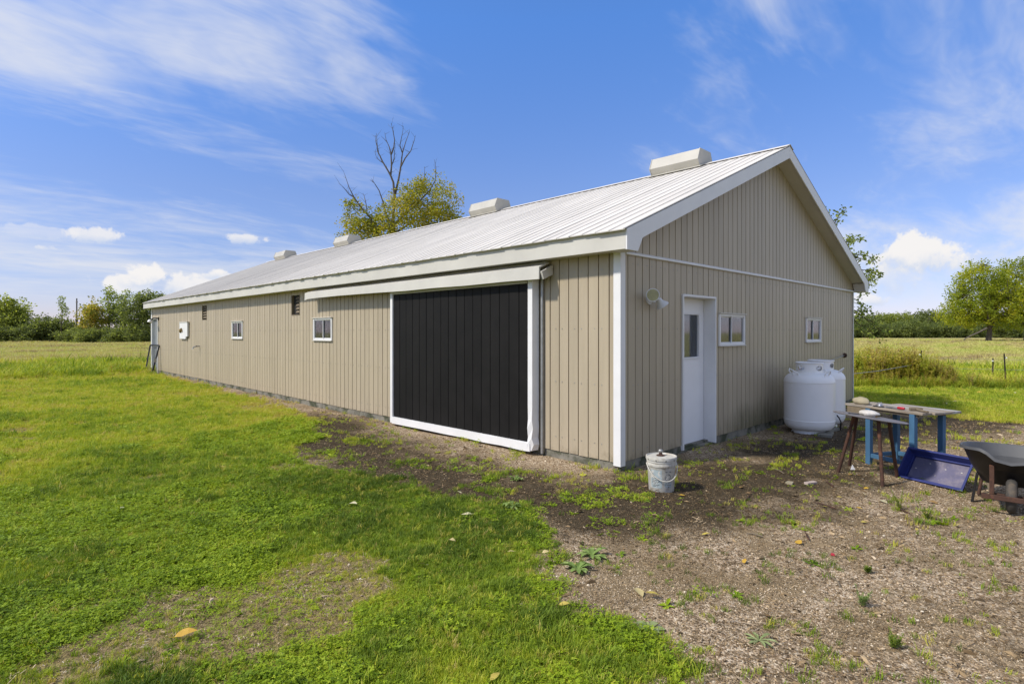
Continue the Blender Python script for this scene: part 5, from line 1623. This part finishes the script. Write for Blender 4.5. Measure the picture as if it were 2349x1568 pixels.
def chip_mesh(seed):
    g_ = random.Random(seed); m_ = MB()
    l_, w_ = g_.uniform(.012, .024), g_.uniform(.006, .011)
    m_.add([(-l_, -w_, 0), (l_, -w_ * .6, .002), (l_ * .8, w_, .005), (-l_ * .7, w_ * .8, .003), (0, 0, .010)], [(0, 1, 4), (1, 2, 4), (2, 3, 4), (3, 0, 4)])
    return m_.mesh("chip", DEB)
dps = [stone_mesh(200 + i) for i in range(5)] + [straw_mesh(210 + i) for i in range(4)] + [chip_mesh(220 + i) for i in range(4)]
x, y, r, g = sample(340000, 1.8, 17, 51, lambda q: np.minimum(1, (4.4 / q) ** 1.9), 8)
ya, da, stp, fi, dr, s2 = masks(x, y)
inb = (x > .0) & (x < W) & (y > 0)
w1 = fbm(x, y, 1.6, 15.0); w2 = fbm(x, y, 3.3, 25.0)
dens = np.maximum(ya * (.30 + .8 * w2), dr * .30) * (1 - .12 * da)
keep = (g.random(len(x)) < dens) & ~inb
x, y, r, ya, da, dr, w1, w2, stp = [q[keep] for q in (x, y, r, ya, da, dr, w1, w2, stp)]
n = len(x)
org = np.clip(sm(w1, .42, .66) + .6 * da + .8 * (1 - ya) - .5 * stp, 0, 1)
u = g.random(n)
idx = np.where(u < .25 + .40 * org, np.where(g.random(n) < .5 + .3 * (1 - ya), 5 + g.integers(0, 4, n), 9 + g.integers(0, 4, n)), g.integers(0, 5, n))
mot = sm(fbm(x, y, 1.1, 200.0), .40, .66)
tint = np.where(idx < 5, .66 + g.normal(0, .15 + .07 * da, n) - .27 * da - .26 * mot, .34 + g.normal(0, .19, n) - .20 * da + .18 * (1 - ya) - .12 * mot)
scl = g.uniform(.26, .72, n) * (1 + .07 * np.maximum(0, r - 5)) * np.where(g.random(n) < .025, 2.6, 1.0)
rot = np.stack([g.normal(0, .25, n), g.normal(0, .25, n), g.uniform(0, 6.28, n)], 1)
scatter("gravel_debris", np.stack([x, y, gz(x, y) + .002], 1), rot, scl, idx, np.clip(tint, .02, .98), dps, "crushed stone, wood chips and straw on the yard", "gravel")

# tall weeds along the fence, rough grass at the lawn's far edges, stubble in the fields
WEED = tint_mat("tall_weeds", [(0, (.30, .19, .09)), (.3, (.52, .42, .08)), (.6, (.40, .43, .035)), (1, (.16, .24, .020))], .3, jit=.3)
def weed_stalk(seed, h, head):
    g_ = random.Random(seed); m_ = MB()
    for _ in range(4):
        bx_, by_ = g_.uniform(-.1, .1), g_.uniform(-.1, .1); hh = h * g_.uniform(.65, 1); tx_, ty_ = bx_ + g_.uniform(-.12, .12), by_ + g_.uniform(-.12, .12)
        m_.tube([(bx_, by_, 0), (tx_, ty_, hh)], [.006, .003], 4, cap=False)
        for j in range(int(30 * hh / h)):
            t = g_.uniform(.12, 1); a = g_.uniform(0, 6.28); l_ = (.10 if t < .8 else .06) * g_.uniform(.6, 1.2)
            c = Vector((bx_ + (tx_ - bx_) * t, by_ + (ty_ - by_) * t, hh * t)); u = Vector((math.cos(a), math.sin(a), g_.uniform(-.1, .7))) * l_; v = Vector((-u.y, u.x, 0)).normalized() * l_ * .2
            m_.add([c, c + u * .5 + v, c + u, c + u * .5 - v], [(0, 1, 2, 3)])
        if head:
            for j in range(14):
                c = Vector((tx_ + g_.gauss(0, .035), ty_ + g_.gauss(0, .035), hh + g_.gauss(0, .05))); a = g_.uniform(0, 6.28); u = Vector((math.cos(a), math.sin(a), g_.uniform(-.5, .8))) * .035; v = Vector((-u.y, u.x, .01)).normalized() * .012
                m_.add([c, c + u * .5 + v, c + u, c + u * .5 - v], [(0, 1, 2, 3)])
    return m_.mesh("w", WEED)
wp_ = [weed_stalk(300 + i, .85, i % 2 == 0) for i in range(6)] + [blade_tuft(320 + i, 26, .10, .32, .10, .010, .8).mesh("t", WEED) for i in range(4)]
g = np.random.default_rng(17)
N = 20000
u = g.uniform(-9, 7, N); s = g.uniform(-.1, 3.4, N)
x = 14 + .603 * u + .797 * s; y = 1.1 - .797 * u + .603 * s
dn = np.where(s < .9, .75, .11 * sm(-u + (fbm(x, y, .6, 7.) - .5) * 3, -5.2, -2.6) * sm(fbm(x, y, 1.4, 77.), .30, .60) + .045)
kp = (g.random(N) < dn) & (x > 9.8)
x, y, s, u = x[kp], y[kp], s[kp], u[kp]; n = len(x)
tallz = sm(-u + (fbm(x, y, .9, 3.) - .5) * 2.2, -4.4, -2.4) * (.35 + .65 * sm(u + (fbm(x, y, .8, 13.) - .5), -.2, 1.0)) * sm(s, .4, 1.1)
isw = g.random(n) < .12 + .80 * tallz
idx = np.where(isw, g.integers(0, 6, n), 6 + g.integers(0, 4, n))
scl = np.where(isw, g.uniform(.65, 1.2, n) * (.5 + .8 * tallz), g.uniform(.5, 1.1, n))
tint = np.where(isw, .42 + g.normal(0, .2, n), .72 + g.normal(0, .16, n))
rot = np.stack([g.normal(0, .1, n), g.normal(0, .1, n), g.uniform(0, 6.28, n)], 1)
scatter("tall_weeds", np.stack([x, y, gz(x, y)], 1), rot, scl, idx, np.clip(tint, .02, .98), wp_, "tall seeding weeds and rough grass along the wire fence", "weeds")
# left rough strip beyond the mown lawn
N = 26000
x = g.uniform(-17, 4, N); y = g.uniform(20.3, 31, N)
edge = 20.9 + .045 * (x + 4) ** 2 * (x > -4) + (fbm(x, y, .4, 2.) - .5) * 1.6
kp = (y > edge) & ~((x > -.4) & (y < 23.2)) & (g.random(N) < .75)
x, y = x[kp], y[kp]; n = len(x)
tint = .62 + (fbm(x, y, .5, 19.) - .5) * .9 + g.normal(0, .1, n)
isw = g.random(n) < .03
idx = np.where(isw, g.integers(0, 6, n), 6 + g.integers(0, 4, n))
scl = np.where(isw, g.uniform(.3, .6, n), g.uniform(.2, .45, n))
rot = np.stack([g.normal(0, .1, n), g.normal(0, .1, n), g.uniform(0, 6.28, n)], 1)
scatter("rough_grass", np.stack([x, y, gz(x, y)], 1), rot, scl, idx, np.clip(tint, .02, .98), wp_, "longer unmown grass beyond the left lawn", "grass")
# field stubble
STUB = tint_mat("field_stubble", [(0, (.22, .15, .08)), (.3, (.52, .42, .20)), (.6, (.58, .54, .18)), (1, (.42, .47, .10))], .25, jit=.25)
sp_ = [blade_tuft(340 + i, 24, .08, .24, .22, .020, .9).mesh("s", STUB) for i in range(4)]
N = 60000
side = g.random(N) < .5
d = 24 * np.exp(g.random(N) * math.log(5.2)); vx = np.where(side, g.uniform(-160, 420, N), g.uniform(1880, 2520, N))
aa = R_(YAW); lt = (vx - 1174) / 1308.76 * d
x = CAM[0] + math.cos(aa) * d + math.sin(aa) * lt; y = CAM[1] + math.sin(aa) * d - math.cos(aa) * lt
ya, da, stp, fi, dr, s2 = masks(x, y)
fp = fbm(x * .35, y, .55, 0.0, 4)
kp = (fi > .6) & (g.random(N) < .35 + .5 * fbm(x * .4, y, .8, 31.)) & ~((x > -.5) & (x < W + 1) & (y < L + 1))
x, y, d, fp = x[kp], y[kp], d[kp], fp[kp]; n = len(x)
tint = .50 + (fbm(x * .3, y, .5, 55.) - .5) * 1.6 + g.normal(0, .14, n)
rot = np.stack([g.normal(0, .1, n), g.normal(0, .1, n), g.uniform(0, 6.28, n)], 1)
scatter("field_stubble", np.stack([x, y, gz(x, y)], 1), rot, g.uniform(.4, .9, n) * (.7 + d / 60), g.integers(0, 4, n), np.clip(tint, .02, .98), sp_, "pale green and straw coloured stubble over the open fields", "stubble")

# ------------------------------------------------------------------ single plants
RW = leaf_mat("weed_leaves", [(0, (.12, .19, .045)), (.6, (.24, .33, .085)), (1, (.40, .46, .16))], .25, patch=.2)
RP = leaf_mat("pale_weed_leaves", [(0, (.20, .25, .09)), (.6, (.34, .40, .17)), (1, (.46, .50, .24))], .25, patch=.2)
RF = leaf_mat("feathery_weed", [(0, (.10, .16, .02)), (.6, (.20, .27, .035)), (1, (.30, .32, .06))], .35, patch=.2)
def rosette(seed, nl, ln, wd, mat, rise=.35):
    g_ = random.Random(seed); m_ = MB()
    for i in range(nl):
        a = i * 2.4 + g_.uniform(-.3, .3); l_ = ln * g_.uniform(.55, 1.1); el_ = g_.uniform(.1, 1) * rise
        u = Vector((math.cos(a), math.sin(a), 0)); v = Vector((-u.y, u.x, 0)); w_ = wd * l_ / ln
        rows = []
        for k, (t, ww) in enumerate(((0, .12), (.3, .55), (.55, 1), (.8, .85), (1, .05))):
            z = math.sin(t * 2.4) * l_ * el_ + .004
            c = u * l_ * t + Vector((0, 0, z)); rows.append((c - v * w_ * ww * .5 + Vector((0, 0, .004 * ww)), c, c + v * w_ * ww * .5 + Vector((0, 0, .004 * ww))))
        for p, q in zip(rows[:-1], rows[1:]):
            m_.add([*p, *q], [(0, 1, 4, 3), (1, 2, 5, 4)])
    return m_.mesh("weed", mat, True)
def feather(seed, h, mat):
    g_ = random.Random(seed); m_ = MB()
    for _ in range(9):
        a = g_.uniform(0, 6.28); hh = h * g_.uniform(.5, 1); e_ = Vector((math.cos(a) * hh * .45, math.sin(a) * hh * .45, hh))
        for j in range(22):
            t = g_.uniform(.1, 1); c = e_ * t; b_ = g_.uniform(0, 6.28); u = Vector((math.cos(b_), math.sin(b_), g_.uniform(0, .8))) * .028 * (1.3 - t); v = Vector((-u.y, u.x, 0)).normalized() * .0035
            m_.add([c, c + u * .5 + v, c + u, c + u * .5 - v], [(0, 1, 2, 3)])
        m_.tube([(0, 0, 0), tuple(e_)], [.003, .0015], 4, cap=False)
    return m_.mesh("weed", mat)
PL = [("weed", "broad-leaved weed clump on the gravel edge, upper of the central pair", rosette(1, 24, .13, .034, RW), -2.32, -1.36, "R"),
      ("weed", "broad-leaved weed clump on the gravel edge, lower of the central pair", rosette(2, 22, .115, .036, RW), -2.60, -1.45, "R"),
      ("weed", "dark leafy weed between the lawn and the soil below the sliding door", rosette(3, 22, .10, .034, RW, .7), -1.95, -.12, "R"),
      ("weed", "pale star-shaped weed rosette low in the right foreground", rosette(4, 13, .10, .022, RP, .2), -2.62, -2.72, "R"),
      ("weed", "pale fleshy weed rosette at the lawn's tip", rosette(5, 11, .085, .045, RP, .3), -2.95, -2.25, "R"),
      ("weed", "upright leafy weed seedling alone in the front gravel", feather(6, .12, RW), -1.75, -3.0, "F"),
      ("weed", "small feathery weed tuft at the bottom edge of the gravel", feather(7, .10, RF), -2.15, -3.25, "F"),
      ("weed", "bright feathery weed in the gravel before the blue tray", feather(8, .20, RF), .62, -2.72, "F"),
      ("weed", "feathery weed turning brown, right of the bright one", feather(9, .16, RF), .45, -2.95, "F"),
      ("weed", "low clump of leafy weed on the dark soil by the sliding door's corner", rosette(10, 24, .10, .036, RW, .5), -1.15, .62, "R"),
      ("weed", "small bright round weed cushion in the front gravel", feather(12, .06, RF), -1.15, -2.88, "F")]
for nm, lab, me, x_, y_, _ in PL:
    o = link(nm, me, loc=(x_, y_, gzs(x_, y_))); tag(o, lab, "weed", "single weeds in the yard")

# ------------------------------------------------------------------ fallen leaves
def fleaf(col, rgh=.6):
    return pm("fallen_leaf_" + "%02x%02x%02x" % tuple(int(c * 255) for c in col), col, rgh, .3, 40, spot=(tuple(c * .45 for c in col), .6, .75, 30))
LM = [fleaf((.52, .42, .19)), fleaf((.50, .30, .035)), fleaf((.46, .36, .07)), fleaf((.30, .18, .06)), fleaf((.55, .50, .30))]
def leaf_mesh(mat, seed):
    g_ = random.Random(seed); m_ = MB(); cr = g_.uniform(.15, .5); tw = g_.uniform(-.4, .4)
    ts = [(0, .02), (.12, .5), (.35, 1), (.6, .85), (.82, .45), (1, .02)]
    rows = []
    for t, w_ in ts:
        z = .18 * cr * math.sin(t * 3.0) + g_.uniform(-.02, .02)
        rows.append([(t - .5, -w_ * .26, z + w_ * .26 * (cr * .7 + tw)), (t - .5, 0, z), (t - .5, w_ * .26, z + w_ * .26 * (cr * .7 - tw))])
    for p, q in zip(rows[:-1], rows[1:]): m_.add([*p, *q], [(0, 1, 4, 3), (1, 2, 5, 4)])
    m_.tube([(-.5, 0, 0), (-.72, .05, .05)], [.012, .008], 4, cap=False)
    return m_.mesh("fallen_leaf", mat, True)
LMs = [[leaf_mesh(m, 50 + i * 7 + j) for j in range(3)] for i, m in enumerate(LM)]
def put_leaf(x_, y_, ln, k, label, group=None, rz=None, dz=.012):
    o = link("fallen_leaf", random.choice(LMs[k]), loc=(x_, y_, gzs(x_, y_) + dz), rot=(random.uniform(-.25, .25), random.uniform(-.25, .25), random.uniform(0, 6.28) if rz is None else rz))
    o.scale = (ln, ln, ln)
    return tag(o, label, "leaf", group)
put_leaf(-4.83, -.52, .115, 1, "large orange-yellow fallen leaf on the dry grass, front left", rz=R_(-25), dz=.035)
put_leaf(-2.98, 1.02, .11, 4, "pale fallen leaf on the lawn, left of the other pale one", dz=.04)
put_leaf(-2.42, -.02, .10, 4, "pale upright fallen leaf on the lawn below the sliding door", dz=.04)
put_leaf(-2.60, -1.95, .11, 0, "pale tan fallen leaf on the front gravel by the lawn's tip")
put_leaf(-1.55, -.62, .085, 0, "curled tan fallen leaf on the dark soil before the pail")
put_leaf(-.62, -.52, .085, 1, "bright yellow fallen leaf on the gravel left of the pail")
put_leaf(.78, -2.55, .10, 4, "pale square-looking fallen leaf on the gravel before the tray")
put_leaf(-.42, -1.05, .06, 1, "small yellow leaf at the foot of the pail")
LG = [(x_, y_) for x_, y_ in ((-2.9, -.42), (-2.72, -.9), (-2.55, -1.1), (-3.35, -.62), (-2.0, .6), (-3.9, -2.0), (-2.6, -2.05), (-3.4, 3.4), (-2.9, 5.2), (-4.6, 2.4), (-3.1, -1.75))]
for x_, y_ in LG: put_leaf(x_, y_, random.uniform(.05, .085), random.choice((0, 2, 4)), "small pale yellow fallen leaf lying in the lawn grass", "fallen leaves in the lawn", dz=.035)
g_ = random.Random(77)
GL = [(.15, -2.2), (.35, -2.45), (.9, -2.35), (-.55, -2.15), (-.95, -2.35), (-.3, -1.75), (.05, -2.95), (.62, -2.2), (1.2, -2.3), (-1.3, -1.75), (-.1, -2.6), (.5, -1.9), (1.75, -2.0), (-1.6, -2.2), (2.2, -2.9), (.3, -1.35), (1.1, -2.9)]
for x_, y_ in GL: put_leaf(x_, y_, g_.uniform(.05, .09), g_.choice((0, 1, 2, 2, 3)), "yellowish fallen leaf lying on the brown gravel", "fallen leaves on the gravel")
for i in range(26):
    u_, s_ = g_.uniform(-5, 6), g_.uniform(-5.5, -.6)
    put_leaf(14 + .603 * u_ + .797 * s_, 1.1 - .797 * u_ + .603 * s_, g_.uniform(.08, .12), g_.choice((0, 2, 4, 1)), "pale fallen leaf on the mown grass behind the work table", "fallen leaves on the right lawn", dz=.07)
o = put_leaf(1.60, -2.30, .075, 1, "yellow fallen leaf resting on the round steel stand"); o.location = onstand(1.60, -2.31, .012); o.rotation_euler = (.1, .14, 1.0)
